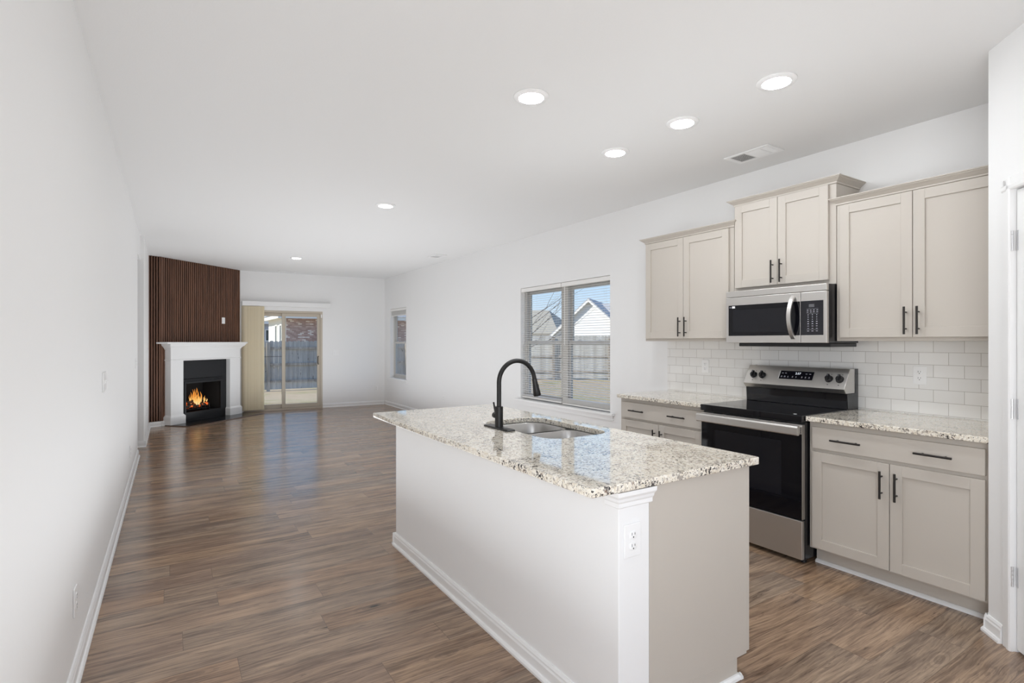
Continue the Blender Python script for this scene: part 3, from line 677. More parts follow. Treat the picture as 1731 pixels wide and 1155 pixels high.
def vent(x0, x1, y0, y1, label, louvers=True):
    t = thing('ceiling_vent', label, 'ceiling vent', ((x0+x1)/2, (y0+y1)/2, H), None, 'ceiling air vents')
    bm = nb(); e = .028; z1 = H-.0005; z0 = H-.008
    box(bm, x0, x0+e, y0, y1, z0, z1); box(bm, x1-e, x1, y0, y1, z0, z1); box(bm, x0+e, x1-e, y0, y0+e, z0, z1); box(bm, x0+e, x1-e, y1-e, y1, z0, z1); obj('frame', bm, trim_m, t, .002)
    bm = nb(); box(bm, x0+e, x1-e, y0+e, y1-e, H-.0022, H-.0006); obj('duct_opening', bm, slot_m, t)
    ym = y0+e+(y1-y0-2*e)*.56
    bm = nb(); n = 9
    for k in range(n):
        x = x0+e+(x1-x0-2*e)*(k+.5)/n; prism(bm, [(x-.004, H-.0024), (x+.004, H-.008), (x+.005, H-.0075), (x-.003, H-.0024)], 'y', y0+e, ym-.004)
    n = 14
    for k in range(n):
        y = ym+(y1-e-ym)*(k+.5)/n; prism(bm, [(y-.010, H-.0076), (y+.003, H-.0026), (y+.0045, H-.0026), (y-.0085, H-.008)], 'x', x0+e, x1-e)
    box(bm, x0+e, x1-e, ym-.004, ym+.002, H-.0085, H-.0024); box(bm, x0+e, x1-e, y0+e+.045, y0+e+.051, H-.0088, H-.0024)
    obj('louvers', bm, trim_m, t)
vent(3.49, 3.695, 2.185, 2.535, 'white ceiling vent above the wall cabinets')
vent(3.50, 3.70, 7.72, 8.05, 'white ceiling vent near the right wall, far half of the room')
vent(1.77, 2.10, 11.17, 11.37, 'white ceiling vent above the sliding door')

# ------------------------------------------------------------------ cabinets on the right wall
def pull(parent, p, axis, ln=.16, out=(-1, 0, 0), mat=None):
    """bar pull with two posts; p = middle point on the front face"""
    p = Vector(p); o = Vector(out); a = Vector(axis); bm = nb(); c = p+o*.030
    cyl(bm, c-a*ln/2, c+a*ln/2, .0058, None, 14)
    for s in (-1, 1): cyl(bm, p+a*s*ln*.3+o*.0003, c+a*s*ln*.3, .0044, None, 10)
    return obj('bar_handle', bm, bronze_m, parent, 0, True)
def shaker(name, parent, x, y0, y1, z0, z1, fw=.058):
    """five-piece door, face towards -X at x"""
    bm = nb(); th = .019
    box(bm, x, x+th, y0, y0+fw, z0, z1); box(bm, x, x+th, y1-fw, y1, z0, z1); box(bm, x, x+th, y0+fw, y1-fw, z0, z0+fw); box(bm, x, x+th, y0+fw, y1-fw, z1-fw, z1)
    box(bm, x+.009, x+.015, y0+fw-.002, y1-fw+.002, z0+fw-.002, z1-fw+.002)
    return obj(name, bm, cab_m, parent, .0012)
XF = 3.660; XD = 3.640
def crown(parent, y0, y1, zt, lo, hi, lo_wrap=False, hi_wrap=False):
    pr = [(.000, -.046), (.006, -.043), (.006, -.034), (.012, -.029), (.022, -.020), (.034, -.012), (.036, -.008), (.042, -.006), (.042, 0)]
    bm = nb(); loft(bm, [[(XF-e, y0-(e if lo else 0), zt+z), (XR-.002, y0-(e if lo else 0), zt+z), (XR-.002, y1+(e if hi else 0), zt+z), (XF-e, y1+(e if hi else 0), zt+z)] for e, z in pr])
    for flag, y, s in ((lo_wrap, y0, -1), (hi_wrap, y1, 1)):
        if flag: loft(bm, [[(XF-e-.00005, y, zt+z), (XF-.0005, y, zt+z), (XF-.0005, y+s*(e+.0004)*.8, zt+z), (XF-e-.00005, y+s*(e+.0004)*.8, zt+z)] for e, z in pr])
    return obj('crown_moulding', bm, cab_m, parent)
def upper(label, y0, y1, z0, zt, doors, hz, lo=False, hi=False, low=False, hiw=False):
    t = thing('wall_cabinet', label, 'cabinet', (XR-.15, (y0+y1)/2, z0), None, 'greige wall cabinets')
    bm = nb(); box(bm, XF, XR-.001, y0, y1, z0, zt-.047); obj('body', bm, cab_m, t, .001)
    for (a, b, za, zb, side) in doors:
        d = shaker('door', t, XD, a, b, za, zb)
        pull(d, (XD, (b-.030 if side > 0 else a+.030), hz), (0, 0, 1), .162)
    crown(t, y0, y1, zt, lo, hi, low, hiw); return t
upper('two-door greige wall cabinet between window and microwave', 2.566, 3.475, 1.375, 2.300, [(2.602, 3.033, 1.398, 2.250, 1), (3.037, 3.458, 1.398, 2.250, -1)], 1.495, False, True, True, False)
upper('raised short greige wall cabinet above the microwave', 1.814, 2.562, 1.750, 2.450, [(1.857, 2.203, 1.778, 2.402, 1), (2.207, 2.545, 1.778, 2.402, -1)], 1.872, True, True)
upper('two-door greige wall cabinet right of the microwave, by the pantry', .934, 1.810, 1.375, 2.300, [(.962, 1.379, 1.398, 2.250, 1), (1.383, 1.785, 1.398, 2.250, -1)], 1.495, False, False, False, True)

XBF = 3.330; XBD = 3.310
def base_cab(label, y0, y1, dsp, hy):
    t = thing('base_cabinet', label, 'cabinet', (3.64, (y0+y1)/2, 0), None, 'greige base cabinets')
    bm = nb(); box(bm, XBF, XR-.001, y0, y1, .105, .8825); obj('body', bm, cab_m, t, .001)
    bm = nb(); box(bm, 3.405, XR-.001, y0+.002, y1-.002, .0005, .1045); k = obj('toe_kick', bm, cab_m, t)
    bm = nb(); prism(bm, [(3.404, .0006), (3.386, .0006), (3.388, .012), (3.397, .019), (3.404, .020)], 'y', y0+.002, y1-.002); obj('shoe_moulding', bm, trim_m, k)
    bm = nb(); box(bm, XBD, XBD+.019, y0+.022, y1-.022, .722, .852); d = obj('drawer_front', bm, cab_m, t, .002)
    for y in hy: pull(d, (XBD, y, .787), (0, 1, 0), .165)
    for a, b, s in ((y0+.022, dsp-.002, 1), (dsp+.002, y1-.022, -1)):
        d = shaker('door', t, XBD, a, b, .118, .702); pull(d, (XBD, b-.034 if s > 0 else a+.034, .583), (0, 0, 1), .152)
base_cab('greige base cabinet right of the range, beside the pantry', .934, 1.806, 1.364, (1.16, 1.582))
base_cab('greige base cabinet left of the range, under the window end of the counter', 2.566, 3.450, 3.007, (2.81, 3.233))
for label, y0, y1 in (('speckled granite countertop right of the range', .9325, 1.809), ('speckled granite countertop left of the range', 2.561, 3.475)):
    bm = nb()
    if y1 > 3: prism(bm, [(XR-.001, y0), (XR-.001, y1), (3.315, y1), (3.294, y1-.008), (3.285, y1-.03), (3.285, y0)], 'z', .884, .914)
    else: box(bm, 3.285, XR-.001, y0, y1, .884, .914)
    o = obj('countertop', bm, granite_m, None, .004, False, 3); tag(o, label, 'countertop', 'granite countertops')
bm = nb(); box(bm, 3.957, 3.9645, .931, 3.483, .9145, 1.3745); o = obj('tile_backsplash', bm, tile_m); tag(o, 'white subway tile backsplash between countertops and wall cabinets', 'backsplash')

# ------------------------------------------------------------------ range
def kitchen_range():
    y0, y1 = 1.8145, 2.5555; ym = (y0+y1)/2
    t = thing('electric_range', 'stainless steel electric range with black glass cooktop and oven door', 'range', (3.6, ym, 0))
    bm = nb(); box(bm, 3.290, 3.945, y0, y1, .028, .873); obj('body', bm, blackenamel_m, t, .002)
    for y in (y0+.03, y1-.03):
        for x in (3.33, 3.88): bm = nb(); cyl(bm, (x, y, .0005), (x, y, .0275), .018, None, 14); obj('foot', bm, blackplastic_m, t, 0, True)
    bm = nb(); box(bm, 3.252, 3.806, y0-.001, y1+.001, .8745, .917); c = obj('cooktop', bm, blackglass_m, t, .004, False, 3)
    bm = nb(); lathe(bm, [(.010, 0), (.010, .0006), (.001, .0008)], (3.305, 1.885, .9171), 20); obj('badge', bm, plate_m, c)
    # oven door
    bm = nb(); box(bm, 3.262, 3.289, y0+.003, y1-.003, .278, .800); d = obj('oven_door', bm, ovenglass_m, t, .003)
    bm = nb(); box(bm, 3.2608, 3.2619, y0+.135, y1-.115, .40, .745); obj('oven_window', bm, ovenwin_m, d)
    bm = nb(); box(bm, 3.2595, 3.2900, y0+.0005, y0+.0028, .278, .86); box(bm, 3.2595, 3.2900, y1-.0028, y1-.0005, .278, .86); obj('door_edge', bm, steel_m, d)
    bm = nb(); box(bm, 3.258, 3.289, y0+.004, y1-.004, .801, .860); tr = obj('vent_trim', bm, steel_m, d, .002)
    bm = nb()
    for a, b in ((.10, .17), (.20, .29), (.31, .41), (.45, .53), (.56, .64)): box(bm, 3.262, 3.278, y1-b, y1-a, .8602, .8608)
    obj('vent_slots', bm, slot_m, tr)
    bm = nb(); prism(bm, [(3.205, .800), (3.202, .806), (3.202, .846), (3.208, .856), (3.222, .858), (3.228, .852), (3.228, .806), (3.222, .799)], 'y', y0-.001, y1+.001)
    box(bm, 3.228, 3.2575, y0+.0, y0+.028, .812, .848); box(bm, 3.228, 3.2575, y1-.028, y1, .812, .848); obj('door_handle', bm, steel_m, d, .001)
    bm = nb()
    for k in range(4): box(bm, 3.2345-.0*k, 3.2445, y0-.0012, y0-.0002, .815+.009*k, .820+.009*k)
    obj('handle_slots', bm, slot_m, d)
    bm = nb(); box(bm, 3.262, 3.289, y0+.002, y1-.002, .030, .268); obj('storage_drawer', bm, steel_m, t, .003)
    # backguard
    bm = nb(); prism(bm, [(3.762, 1.053), (3.840, 1.187), (3.902, 1.187), (3.902, 1.022), (3.788, 1.022)], 'y', y0, y1); bgd = obj('backguard', bm, steel_m, t, .003)
    bm = nb(); box(bm, 3.800, 3.945, y0+.002, y1-.002, .9175, 1.0215); obj('rear_riser', bm, blackglass_m, t, .002)
    bm = nb(); prism(bm, [(3.80, 1.0215), (3.902, 1.0215), (3.902, 1.187), (3.945, 1.187), (3.945, .874), (3.81, .874)], 'y', y0-.0012, y0-.0002); obj('side_plate', bm, blackenamel_m, t)
    bm = nb(); prism(bm, [(3.80, 1.0215), (3.902, 1.0215), (3.902, 1.187), (3.945, 1.187), (3.945, .874), (3.81, .874)], 'y', y1+.0002, y1+.0012); obj('side_plate', bm, blackenamel_m, t)
    def sm(y, up, out=.0): # frame on the sloped control face: x to the viewer's right, y up the slope
        e2 = Vector((.078, 0, .134)).normalized(); e1 = Vector((0, -1, 0)); e3 = e1.cross(e2)
        o = Vector((3.762, y, 1.053))+e2*up+e3*out; return axes(o, e1, e2)
    for y in (2.489, 2.418, 1.930, 1.859):
        m = sm(y, .072); bm = nb(); cyl(bm, (0, 0, .0005), (0, 0, .006), .026, .025, 28); cyl(bm, (0, 0, .006), (0, 0, .024), .022, .019, 28); box(bm, -.0055, .0055, -.024, .024, .010, .034); frame_pts(bm.verts, m)
        k = obj('control_knob', bm, blackplastic_m, bgd, 0, True)
        bm = nb(); box(bm, -.001, .001, .008, .022, .0342, .0347); frame_pts(bm.verts, m); obj('pointer_mark', bm, dimtext_m, k)
        bm = nb(); box(bm, -.004, .004, -.045, -.040, .0003, .0007); box(bm, -.012, -.006, .035, .039, .0003, .0007); box(bm, .006, .012, .035, .039, .0003, .0007); frame_pts(bm.verts, m); obj('legend', bm, slot_m, bgd)
    m = sm(2.162, .086); bm = nb(); box(bm, -.122, .122, -.033, .033, .0003, .003); frame_pts(bm.verts, m); dp = obj('display', bm, display_m, bgd, .001)
    bm = nb(); box(bm, -.126, -.1225, -.034, .034, .0003, .0032); frame_pts(bm.verts, m); obj('display_bezel', bm, plate_m, bgd)
    text('clock_digits', '2:57', .023, sm(2.150, .099, .0034), ledtext_m, dp)
    bm = nb()
    for x, y, w in ((-.102, .013, .013), (-.078, .013, .013), (.072, .013, .013), (.098, .013, .013), (-.104, -.014, .014), (-.080, -.014, .016), (-.056, -.014, .008), (-.022, -.014, .010), (.004, -.014, .008), (.046, -.014, .010), (.072, -.014, .010), (.098, -.014, .012)):
        if y > 0: box(bm, x-w/2, x+w/2, y-.002, y+.002, .0031, .0034)
        else: box(bm, x-w/2, x+w/2, y-.007, y-.005, .0031, .0034); box(bm, x-w/3, x+w/3, y-.002, y+.003, .0031, .0034); box(bm, x-.001, x+.001, y+.003, y+.006, .0031, .0034)
    frame_pts(bm.verts, m); obj('touch_legends', bm, dimtext_m, dp)
kitchen_range()

# ------------------------------------------------------------------ microwave
def microwave():
    y0, y1 = 1.817, 2.556; z0, z1 = 1.362, 1.746
    t = thing('microwave_oven', 'stainless over-the-range microwave with black glass door', 'microwave', (3.76, (y0+y1)/2, z0))
    bm = nb(); box(bm, 3.575, 3.9565, y0, y1, z0, z1); obj('body', bm, blackenamel_m, t, .002)
    bm = nb(); box(bm, 3.548, 3.5745, y0, y1, 1.702, z1); obj('vent_grille', bm, steel_m, t, .003)
    bm = nb(); box(bm, 3.548, 3.5745, 1.988, y1, z0, 1.6995); d = obj('door', bm, steel_m, t, .003)
    bm = nb(); box(bm, 3.5465, 3.5478, 1.990, 2.533, 1.414, 1.640); obj('door_glass', bm, ovenglass_m, d)
    bm = nb(); box(bm, 3.5455, 3.5464, 2.075, 2.495, 1.440, 1.605); obj('window_mesh', bm, ovenwin_m, d)
    bm = nb(); n = 16; pts = []
    for i in range(n+1):
        q = i/n; pts.append((3.548-.058*math.sin(math.pi*q)**.75, 2.035, 1.392+.288*q))
    rings = []
    for i, p in enumerate(pts):
        a = Vector(pts[max(i-1, 0)]); b = Vector(pts[min(i+1, n)]); tv = (b-a).normalized(); nv = Vector((tv.z, 0, -tv.x))
        if nv.x > 0: nv = -nv
        c = Vector(p); rings.append([c+Vector((0, dy, 0))+nv*o for dy, o in ((-.015, 0), (-.013, .006), (.013, .006), (.015, 0), (.013, -.007), (-.013, -.007))])
    loft(bm, [[tuple(v) for v in r] for r in rings]); obj('door_handle', bm, steel_m, d, 0, True)
    bm = nb(); box(bm, 3.5450, 3.5463, 2.478, 2.502, 1.618, 1.634); obj('sticker', bm, plate_m, d); ORG_ = ORG[d.name]
    fm = lambda y, z, o=.0: axes((3.5463-o, y, z), (0, -1, 0), (0, 0, 1))
    bm = nb()
    for k in range(3): box(bm, 3.5458, 3.5464, 2.508+.006*k, 2.512+.006*k, 1.622, 1.628)
    obj('door_lettering', bm, dimtext_m, d)
    bm = nb(); box(bm, 3.548, 3.5745, y0, 1.986, z0, 1.6995); cp = obj('control_panel', bm, steel_m, t, .003)
    bm = nb(); box(bm, 3.5465, 3.5478, 1.838, 1.9855, 1.414, 1.640); gl = obj('control_glass', bm, display_m, cp)
    bm = nb(); box(bm, 3.5456, 3.5463, 1.895, 1.930, 1.598, 1.618); obj('clock_display', bm, M('grey_lcd', (.11, .11, .12), .2), gl)
    bm = nb(); rnd = random.Random(3)
    def key(y, z, w, h): box(bm, 3.5458, 3.5463, y-w/2, y+w/2, z-h/2, z+h/2)
    cols = (1.938, 1.918, 1.898, 1.876)
    for z in (1.578, 1.566):
        for y in cols: key(y, z, .011, .0035)
    key(1.907, 1.588, .075, .0008); key(1.907, 1.556, .075, .0008)
    cols = (1.935, 1.907, 1.879)
    for r in range(5):
        for y in cols: key(y, 1.547-.0145*r, .0045 if r < 3 else .009, .005)
    for z in (1.474, 1.458):
        for y in cols: key(y, z, .010, .003)
    key(1.907, 1.451, .075, .0008)
    for y in cols: key(y, 1.441, .012, .003)
    obj('keypad_legends', bm, dimtext_m, gl)
    bm = nb(); box(bm, 3.62, 3.955, y0+.01, y1-.06, 1.336, z0-.0005); obj('underside', bm, blackplastic_m, t, .004)
microwave()

# ------------------------------------------------------------------ island
HI = .8957
def island():
    xa, xb, ya, yb = 1.285, 1.432, 1.343, 3.478
    t = thing('kitchen_island', 'white and greige kitchen island under a granite top', 'kitchen island', (1.65, 2.4, 0))
    bm = nb(); box(bm, xa, xb, ya, yb, .0005, HI-.0315); k = obj('knee_wall', bm, wall_m, t, .003)
    bm = nb(); bb(bm, (xa, ya), (xa, yb+.0), (-1, 0)); bb(bm, (xa-.02, yb), (xb, yb), (0, 1)); obj('baseboard', bm, trim_m, k)
    # capital moulding around the near end of the post, running back under the overhang
    pr = [(0, .802), (.006, .804), (.010, .808), (.010, .822), (.014, .828), (.016, .838), (.023, .848), (.024, .8635)]
    bm = nb(); loft(bm, [[(xa-e, ya-e, z), (xb+e*.6, ya-e, z), (xb+e*.6, ya+.06, z), (xa-e, ya+.06, z)] for e, z in pr]); obj('post_capital', bm, trim_m, t)
    # cabinet box with end panel, toe recess on the aisle side
    bm = nb(); box(bm, xb+.0005, 2.012, 1.352, 1.371, .082, HI-.0315); box(bm, xb+.0005, 2.012, yb-.029, yb-.01, .082, HI-.0315); box(bm, xb+.0005, 2.012, 1.371, yb-.029, .082, .10); box(bm, 1.993, 2.012, 1.371, yb-.029, .10, HI-.0315); box(bm, xb+.0005, xb+.012, 1.371, yb-.029, .10, HI-.0315); box(bm, xb+.0005, 1.949, 1.352, yb-.01, .0005, .082); obj('cabinet_body', bm, cab_m, t, .001)
    bm = nb(); box(bm, xb+.0006, xb+.012, 1.3435, 1.3518, .0005, HI-.0315); obj('scribe_strip', bm, cab_m, t)
    bm = nb(); prism(bm, [(1.9495, .0006), (1.966, .0006), (1.964, .012), (1.957, .019), (1.9495, .020)], 'y', 1.334, yb-.01); prism(bm, [(1.3515, .0006), (1.336, .0006), (1.338, .012), (1.345, .019), (1.3515, .020)], 'x', xb+.012, 1.966); obj('shoe_moulding', bm, trim_m, t)
    def idoor(name, y0, y1, z0, z1, flat=False):
        bm = nb(); x = 2.0325; th = .019; fw = .058
        if flat: box(bm, x-th, x, y0, y1, z0, z1)
        else:
            box(bm, x-th, x, y0, y0+fw, z0, z1); box(bm, x-th, x, y1-fw, y1, z0, z1); box(bm, x-th, x, y0+fw, y1-fw, z0, z0+fw); box(bm, x-th, x, y0+fw, y1-fw, z1-fw, z1); box(bm, x-.015, x-.009, y0+fw-.002, y1-fw+.002, z0+fw-.002, z1-fw+.002)
        return obj(name, bm, cab_m, t, .0012)
    d = idoor('door', 1.3535, 1.80, .090, .852); pull(d, (2.0325, 1.77, .70), (0, 0, 1), .152, (1, 0, 0))
    for a, b, s in ((2.03, 2.435, 1), (2.439, 2.85, -1)):
        d = idoor('door', a, b, .090, .680); pull(d, (2.0325, b-.03 if s > 0 else a+.03, .58), (0, 0, 1), .152, (1, 0, 0))
    idoor('false_drawer', 2.03, 2.85, .70, .852, True)
    d = idoor('door', 2.88, 3.45, .090, .852); pull(d, (2.0325, 2.91, .70), (0, 0, 1), .152, (1, 0, 0))
island()
def island_top():
    cu = bpy.data.curves.new('tmp', 'CURVE'); cu.dimensions = '2D'; cu.fill_mode = 'BOTH'; cu.extrude = .0115; cu.bevel_depth = .0035; cu.bevel_resolution = 3; cu.offset = -.0035
    def spl(pts):
        s = cu.splines.new('POLY'); s.points.add(len(pts)-1); s.use_cyclic_u = True
        for p, q in zip(s.points, pts): p.co = (q[0], q[1], 0, 1)
    x0, x1, y0, y1 = 1.142, 2.052, 1.317, 3.527
    spl([q[:2] for q in rrect((x0+x1)/2, (y0+y1)/2, x1-x0, y1-y0, .012, 0, 4)])
    spl([q[:2] for q in rrect(SK[0], SK[1], SK[2], SK[3], .10, 0, 10)][::-1])
    tmp = bpy.data.objects.new('tmp', cu); COL.objects.link(tmp); me = bpy.data.meshes.new_from_object(tmp); bpy.data.objects.remove(tmp)
    me.transform(Matrix.Translation((0, 0, HI-.015))); me.name = 'countertop'; me.materials.clear()
    o = link('countertop', me, granite_m, None); tag(o, 'large speckled granite countertop on the island with sink cutout', 'countertop', 'granite countertops')
    for p in me.polygons: p.use_smooth = True
    me.set_sharp_from_angle(angle=R(50))
SK = (1.752, 2.438, .405, .700)
island_top()
def sink():
    t = thing('kitchen_sink', 'double bowl stainless steel sink set under the island top', 'sink', (SK[0], SK[1], HI-.23))
    zt = HI-.0305
    for cy, l, lab in ((2.612, .330, None), (2.262, .330, None)):
        bm = nb(); rings = []; w = .395
        for e, z, r in ((-.020, -.0008, .105), (0, -.0008, .09), (.004, -.006, .085), (.010, -.10, .08), (.014, -.165, .075), (.030, -.182, .065), (.06, -.188, .05)):
            rings.append(rrect(SK[0], cy, w-2*e, l-2*e, r, zt+z, 8))
        loft(bm, rings, True, False); o = obj('bowl', bm, sinksteel_m, t, 0, True)
        s = o.modifiers.new('sheet', 'SOLIDIFY'); s.thickness = .0015; s.offset = -1
        bm = nb(); lathe(bm, [(.045, 0), (.045, .003), (.036, .0035), (.030, .001), (.001, .001)], (SK[0], cy, zt-.1878), 28); obj('drain', bm, steel_m, o, 0, True)
sink()
def faucet():
    x, y, z = 1.520, 2.52, HI
    t = thing('kitchen_faucet', 'matte black gooseneck pull-down faucet beside the island sink', 'faucet', (x, y, z))
    bm = nb(); loft(bm, [rrect(x, y, .058-e, .255-e, .012, z+h, 5) for e, h in ((0, .0004), (0, .005), (.006, .008))]); obj('base_plate', bm, blackmetal_m, t, 0, True)
    bm = nb(); lathe(bm, [(.0225, .008), (.0225, .1195), (.020, .1205), (.001, .1205)], (x, y, z), 28); b = obj('body', bm, blackmetal_m, t, 0, True)
    Rr = .118; z0 = 1.146; pts = [(x, y, z+.118), (x, y, z+.16), (x, y, z+.20), (x, y, z0)]
    for k in range(1, 29):
        a = R(168*k/28); pts.append((x+Rr-Rr*math.cos(a), y, z0+Rr*math.sin(a)))
    e = Vector(pts[-1]); dv = Vector((math.sin(R(12)), 0, -math.cos(R(12)))); pts.append(tuple(e+dv*.012))
    bm = nb(); tube(bm, pts, .0127, 20); obj('spout', bm, blackmetal_m, t, 0, True)
    p = e+dv*.0125; bm = nb(); tube(bm, [p, p+dv*.004, p+dv*.03, p+dv*.062, p+dv*.092, p+dv*.099], [.0135, .0145, .0155, .0195, .0225, .0205], 22); h = obj('spray_head', bm, blackmetal_m, t, 0, True)
    bm = nb(); q = p+dv*.035+Vector((.0165, 0, .003)); tube(bm, [q, q+dv*.012, q+dv*.026], [.004, .0055, .003], 10); obj('spray_button', bm, blackplastic_m, h, 0, True)
    bm = nb(); cyl(bm, (x, y+.0226, z+.068), (x, y+.050, z+.068), .017, .016, 22); k = obj('valve_knob', bm, blackmetal_m, t, 0, True)
    bm = nb(); tube(bm, [(x, y+.040, z+.083), (x, y+.048, z+.105), (x, y+.058, z+.138)], [.0042, .0046, .005], 12); obj('lever', bm, blackmetal_m, k, 0, True)
faucet()

# ------------------------------------------------------------------ outdoors
GZ = -.30
bm = nb(); box(bm, -60, 80, -40, 90, GZ-.3, GZ); tag(obj('yard_ground', bm, ground_m), 'bare tan soil and patchy grass of the back yard', 'ground', None, 'structure')
def fence(label, p0, p1, n_out, hgt, mat, step=2.44, rails=(.30, .92, 1.52)):
    """boards between p0 and p1; posts and rails on the n_out side"""
    p0 = Vector((*p0, GZ)); p1 = Vector((*p1, GZ)); d = (p1-p0); ln = d.length; d.normalize(); n = Vector((*n_out, 0)).normalized()
    m = Matrix(((d.x, n.x, 0, p0.x), (d.y, n.y, 0, p0.y), (0, 0, 1, GZ), (0, 0, 0, 1)))
    t = thing('wooden_fence', label, 'fence', tuple(p0), None, 'yard fences')
    bm = nb(); u = 0; w = .138; rnd = random.Random(5)
    while u < ln-w:
        h = hgt+rnd.uniform(-.012, .012); o = rnd.uniform(0, .004)
        prism(bm, [(u, .05), (u+w, .05), (u+w, h-.03), (u+w-.035, h), (u+.035, h), (u, h-.03)], 'y', -.02-o, -.002-o); u += w+.005
    frame_pts(bm.verts, m); obj('pickets', bm, mat, t)
    for z in rails:
        bm = nb(); box(bm, 0, ln, 0, .038, z*hgt/1.83, z*hgt/1.83+.085); frame_pts(bm.verts, m); obj('rail', bm, post_m, t)
    u = 1.15
    while u < ln:
        bm = nb(); box(bm, u, u+.10, .039, .13, .0, hgt-.06); frame_pts(bm.verts, m); obj('post', bm, post_m, t, .004); u += step
fence('weathered grey picket fence behind the patio door', (-8.2, 19.6), (13.0, 19.6), (0, -1), 1.69, fence_m)
fence('sunlit silvery picket fence beyond the double window', (13.15, 19.5), (23.5, 13.0), (-.532, -.847), 1.93, rfence_m)

def gable_roof(bm, x0, x1, y0, y1, ze, zr, axis, over=.4, th=.14):
    """ridge along axis"""
    if axis == 'x':
        ym = (y0+y1)/2; sl = (zr-ze)/(ym-y0); a = ze-sl*over
        prism(bm, [(y0-over, a), (ym, zr), (y1+over, a), (y1+over, a+th), (ym, zr+th), (y0-over, a+th)], 'x', x0-over, x1+over)
    else:
        xm = (x0+x1)/2; sl = (zr-ze)/(xm-x0); a = ze-sl*over
        prism(bm, [(x0-over, a), (xm, zr), (x1+over, a), (x1+over, a+th), (xm, zr+th), (x0-over, a+th)], 'y', y0-over, y1+over)
def hwindow(parent, x0, x1, y, z0, z1, face):
    bm = nb(); e = .07
    def bx(a, b, o0, o1, c, d):
        if face == 'y': box(bm, a, b, y-o1, y-o0, c, d)
        else: box(bm, y-o1, y-o0, a, b, c, d)
    bx(x0-e, x1+e, .002, .05, z0-e, z0); bx(x0-e, x1+e, .002, .05, z1, z1+e); bx(x0-e, x0, .002, .05, z0, z1); bx(x1, x1+e, .002, .05, z0, z1)
    bx(x0, x1, .002, .045, (z0+z1)/2-.03, (z0+z1)/2+.03); bx((x0+x1)/2-.015, (x0+x1)/2+.015, .002, .04, z0, z1)
    w = obj('window', bm, housewhite_m, parent)
    bm = nb(); bx(x0, x1, .003, .02, z0, z1); obj('pane', bm, darkpane_m, w)
# brick house behind the back fence
h = thing('brick_house', 'brown brick house behind the back fence, seen through the patio door', 'house', (10, 35, GZ))
bm = nb(); box(bm, 5.45, 15.5, 32, 38, GZ, 2.72); obj('brick_wall', bm, brick_m, h)
bm = nb(); box(bm, 5.40, 5.449, 32.02, 38, GZ, 2.70); obj('side_wall', bm, housewhite_m, h)
bm = nb(); box(bm, 5.0, 15.9, 31.62, 31.98, 2.70, 2.74); box(bm, 4.95, 16.0, 31.55, 31.62, 2.66, 2.86); box(bm, 4.95, 5.02, 31.62, 38.4, 2.66, 2.86); box(bm, 5.02, 5.4, 31.98, 38.4, 2.70, 2.74); obj('eave_trim', bm, housewhite_m, h)
bm = nb(); V = [bm.verts.new(p) for p in ((4.9, 31.5, 2.87), (16.1, 31.5, 2.87), (16.1, 38.5, 2.87), (4.9, 38.5, 2.87), (8.2, 35, 4.9), (12.8, 35, 4.9))]
for f in ((0, 1, 5, 4), (1, 2, 5), (2, 3, 4, 5), (3, 0, 4), (0, 3, 2, 1)): bm.faces.new([V[i] for i in f])
obj('roof', bm, roofgrey_m, h)
for y in (33.0, 34.6): hwindow(h, y, y+.55, 5.40, .4, 2.3, 'x')
# blue grey house further back
h = thing('grey_sided_house', 'blue grey sided house left of the brick house', 'house', (6.5, 49, GZ))
bm = nb(); box(bm, -2, 13, 48, 56, GZ, 2.95); obj('wall', bm, graysiding_m, h)
bm = nb(); box(bm, -2.5, 13.5, 47.55, 47.66, 2.80, 3.02); obj('eave_trim', bm, housewhite_m, h)
bm = nb(); gable_roof(bm, -2, 13, 48, 56, 3.05, 6.4, 'x', .35); obj('roof', bm, roofgrey_m, h)
hwindow(h, 6.62, 7.5, 48, .55, 2.3, 'y')
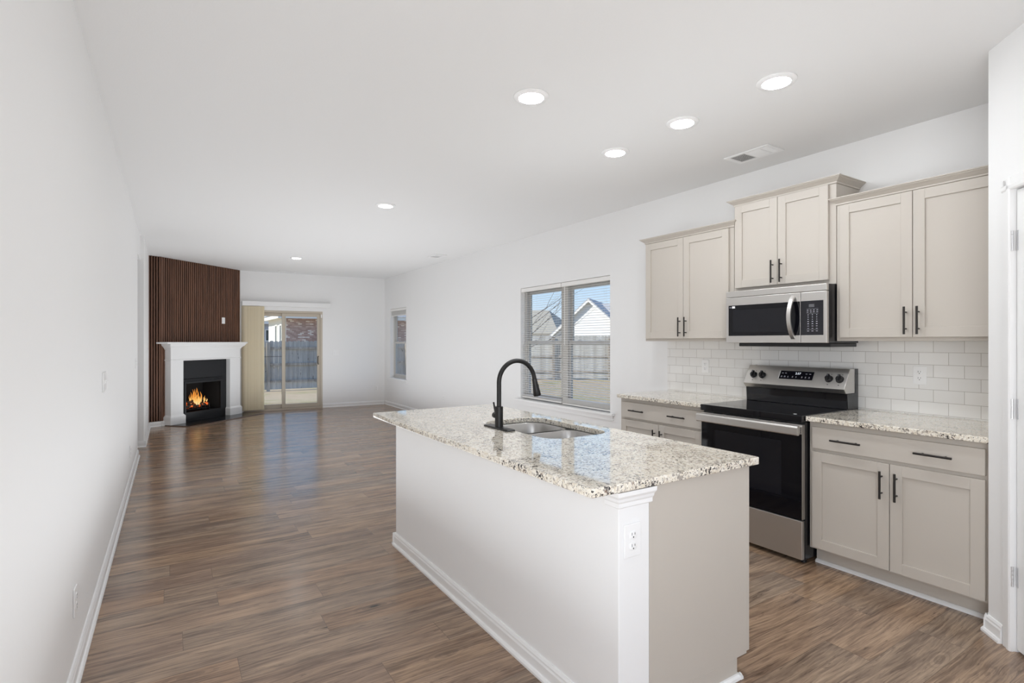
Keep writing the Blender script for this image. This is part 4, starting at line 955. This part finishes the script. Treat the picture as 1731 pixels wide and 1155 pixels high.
# white gabled house beyond the right fence. the gable faces the viewer
def rot_house():
    c = Vector((28.7, 33.4)); a = math.atan2(-.80, .60)
    h = thing('white_gabled_house', 'white gabled house with grey roof beyond the silvery fence', 'house', (c.x, c.y, GZ), a)
    hw = 3.0; ze, zr = 2.0+.3, 4.75+.3
    bm = nb(); prism(bm, [(-hw, 0), (hw, 0), (hw, ze), (0, zr), (-hw, ze)], 'y', 0, 1.0); box(bm, -hw-0, hw+9, 1.0, 8, 0, ze); obj('gable_wall', bm, whitesiding_m, h)
    bm = nb(); sl = (zr-ze)/hw; o = .30
    prism(bm, [(-hw-o, ze-sl*o), (0, zr), (hw+o, ze-sl*o), (hw+o, ze-sl*o+.14), (0, zr+.14), (-hw-o, ze-sl*o+.14)], 'y', -.32, 6.0)
    prism(bm, [(.9, ze), (4.2, zr-.02), (8, ze)], 'x', 0.2, hw+9.3)
    obj('roof', bm, roofgrey_m, h)
    bm = nb(); prism(bm, [(-hw-o, ze-sl*o-.17), (0, zr-.17), (hw+o, ze-sl*o-.17), (hw+o, ze-sl*o+.02), (0, zr+.02), (-hw-o, ze-sl*o+.02)], 'y', -.36, -.325); obj('rake_trim', bm, housewhite_m, h)
    c = Vector((30.5, 43.2))
    h = thing('tan_roofed_house', 'low house with a wide tan roof behind bare branches', 'house', (c.x, c.y, GZ), a)
    bm = nb(); box(bm, -9, 1.8, 0, 9, 0, 2.45); obj('wall', bm, whitesiding_m, h)
    bm = nb(); V = [bm.verts.new(p) for p in ((-9.5, -.5, 2.45), (2.3, -.5, 2.45), (2.3, 9.5, 2.45), (-9.5, 9.5, 2.45), (-4.6, 4.5, 5.0), (-.2, 4.5, 5.0))]
    for f in ((0, 1, 5, 4), (1, 2, 5), (2, 3, 4, 5), (3, 0, 4), (0, 3, 2, 1)): bm.faces.new([V[i] for i in f])
    obj('roof', bm, rooftan_m, h)
rot_house()
def tree():
    t = thing('bare_tree', 'leafless tree whose thin branches cross the double window', 'tree', (6.2, 9.9, GZ))
    bm = nb(); tube(bm, [(6.2, 9.9, GZ), (6.22, 9.88, .3), (6.3, 9.8, 1.0), (6.32, 9.85, 1.8), (6.3, 9.9, 3.0)], [.06, .05, .042, .032, .02], 10); obj('trunk', bm, bark_m, t, 0, True)
    bm = nb(); rnd = random.Random(11)
    def br(p, d, ln, r, lvl):
        n = 6; pts = [Vector(p)]; dd = Vector(d).normalized()
        for i in range(n): dd = (dd+Vector((rnd.uniform(-.1, .1), rnd.uniform(-.1, .1), rnd.uniform(-.05, .10)))).normalized(); pts.append(pts[-1]+dd*ln/n)
        tube(bm, pts, [r*(1-.8*i/n) for i in range(n+1)], 6)
        if lvl: 
            for i in (2, 3, 4, 5): br(pts[i], dd+Vector((rnd.uniform(-.5, .5), rnd.uniform(-.5, .5), rnd.uniform(-.1, .5))), ln*.5, r*.45, lvl-1)
    for z, d, ln in ((1.25, (.8, -.62, .62), 2.0), (1.1, (.75, -.68, .45), 1.9), (1.6, (.75, -.6, .75), 2.0), (1.45, (.7, -.75, .55), 1.8), (2.0, (-.6, .5, .8), 1.5), (2.2, (.4, .6, .9), 1.4), (1.9, (-.2, -.8, .8), 1.3)):
        br((6.31, 9.83, z), d, ln*.86, .0105, 1)
    obj('branches', bm, bark_m, t, 0, True)
tree()
# unseen eaves added to shade the patio door, outside the right and far walls
bm = nb(); box(bm, 4.12, 4.55, -1, 12.2, 2.62, 2.70); box(bm, -1.5, 4.12, 11.80, 12.35, 2.62, 2.70); struct('added_eave', bm, trim_m, 'unseen white eave added for shade outside the right and far walls', 'eave')
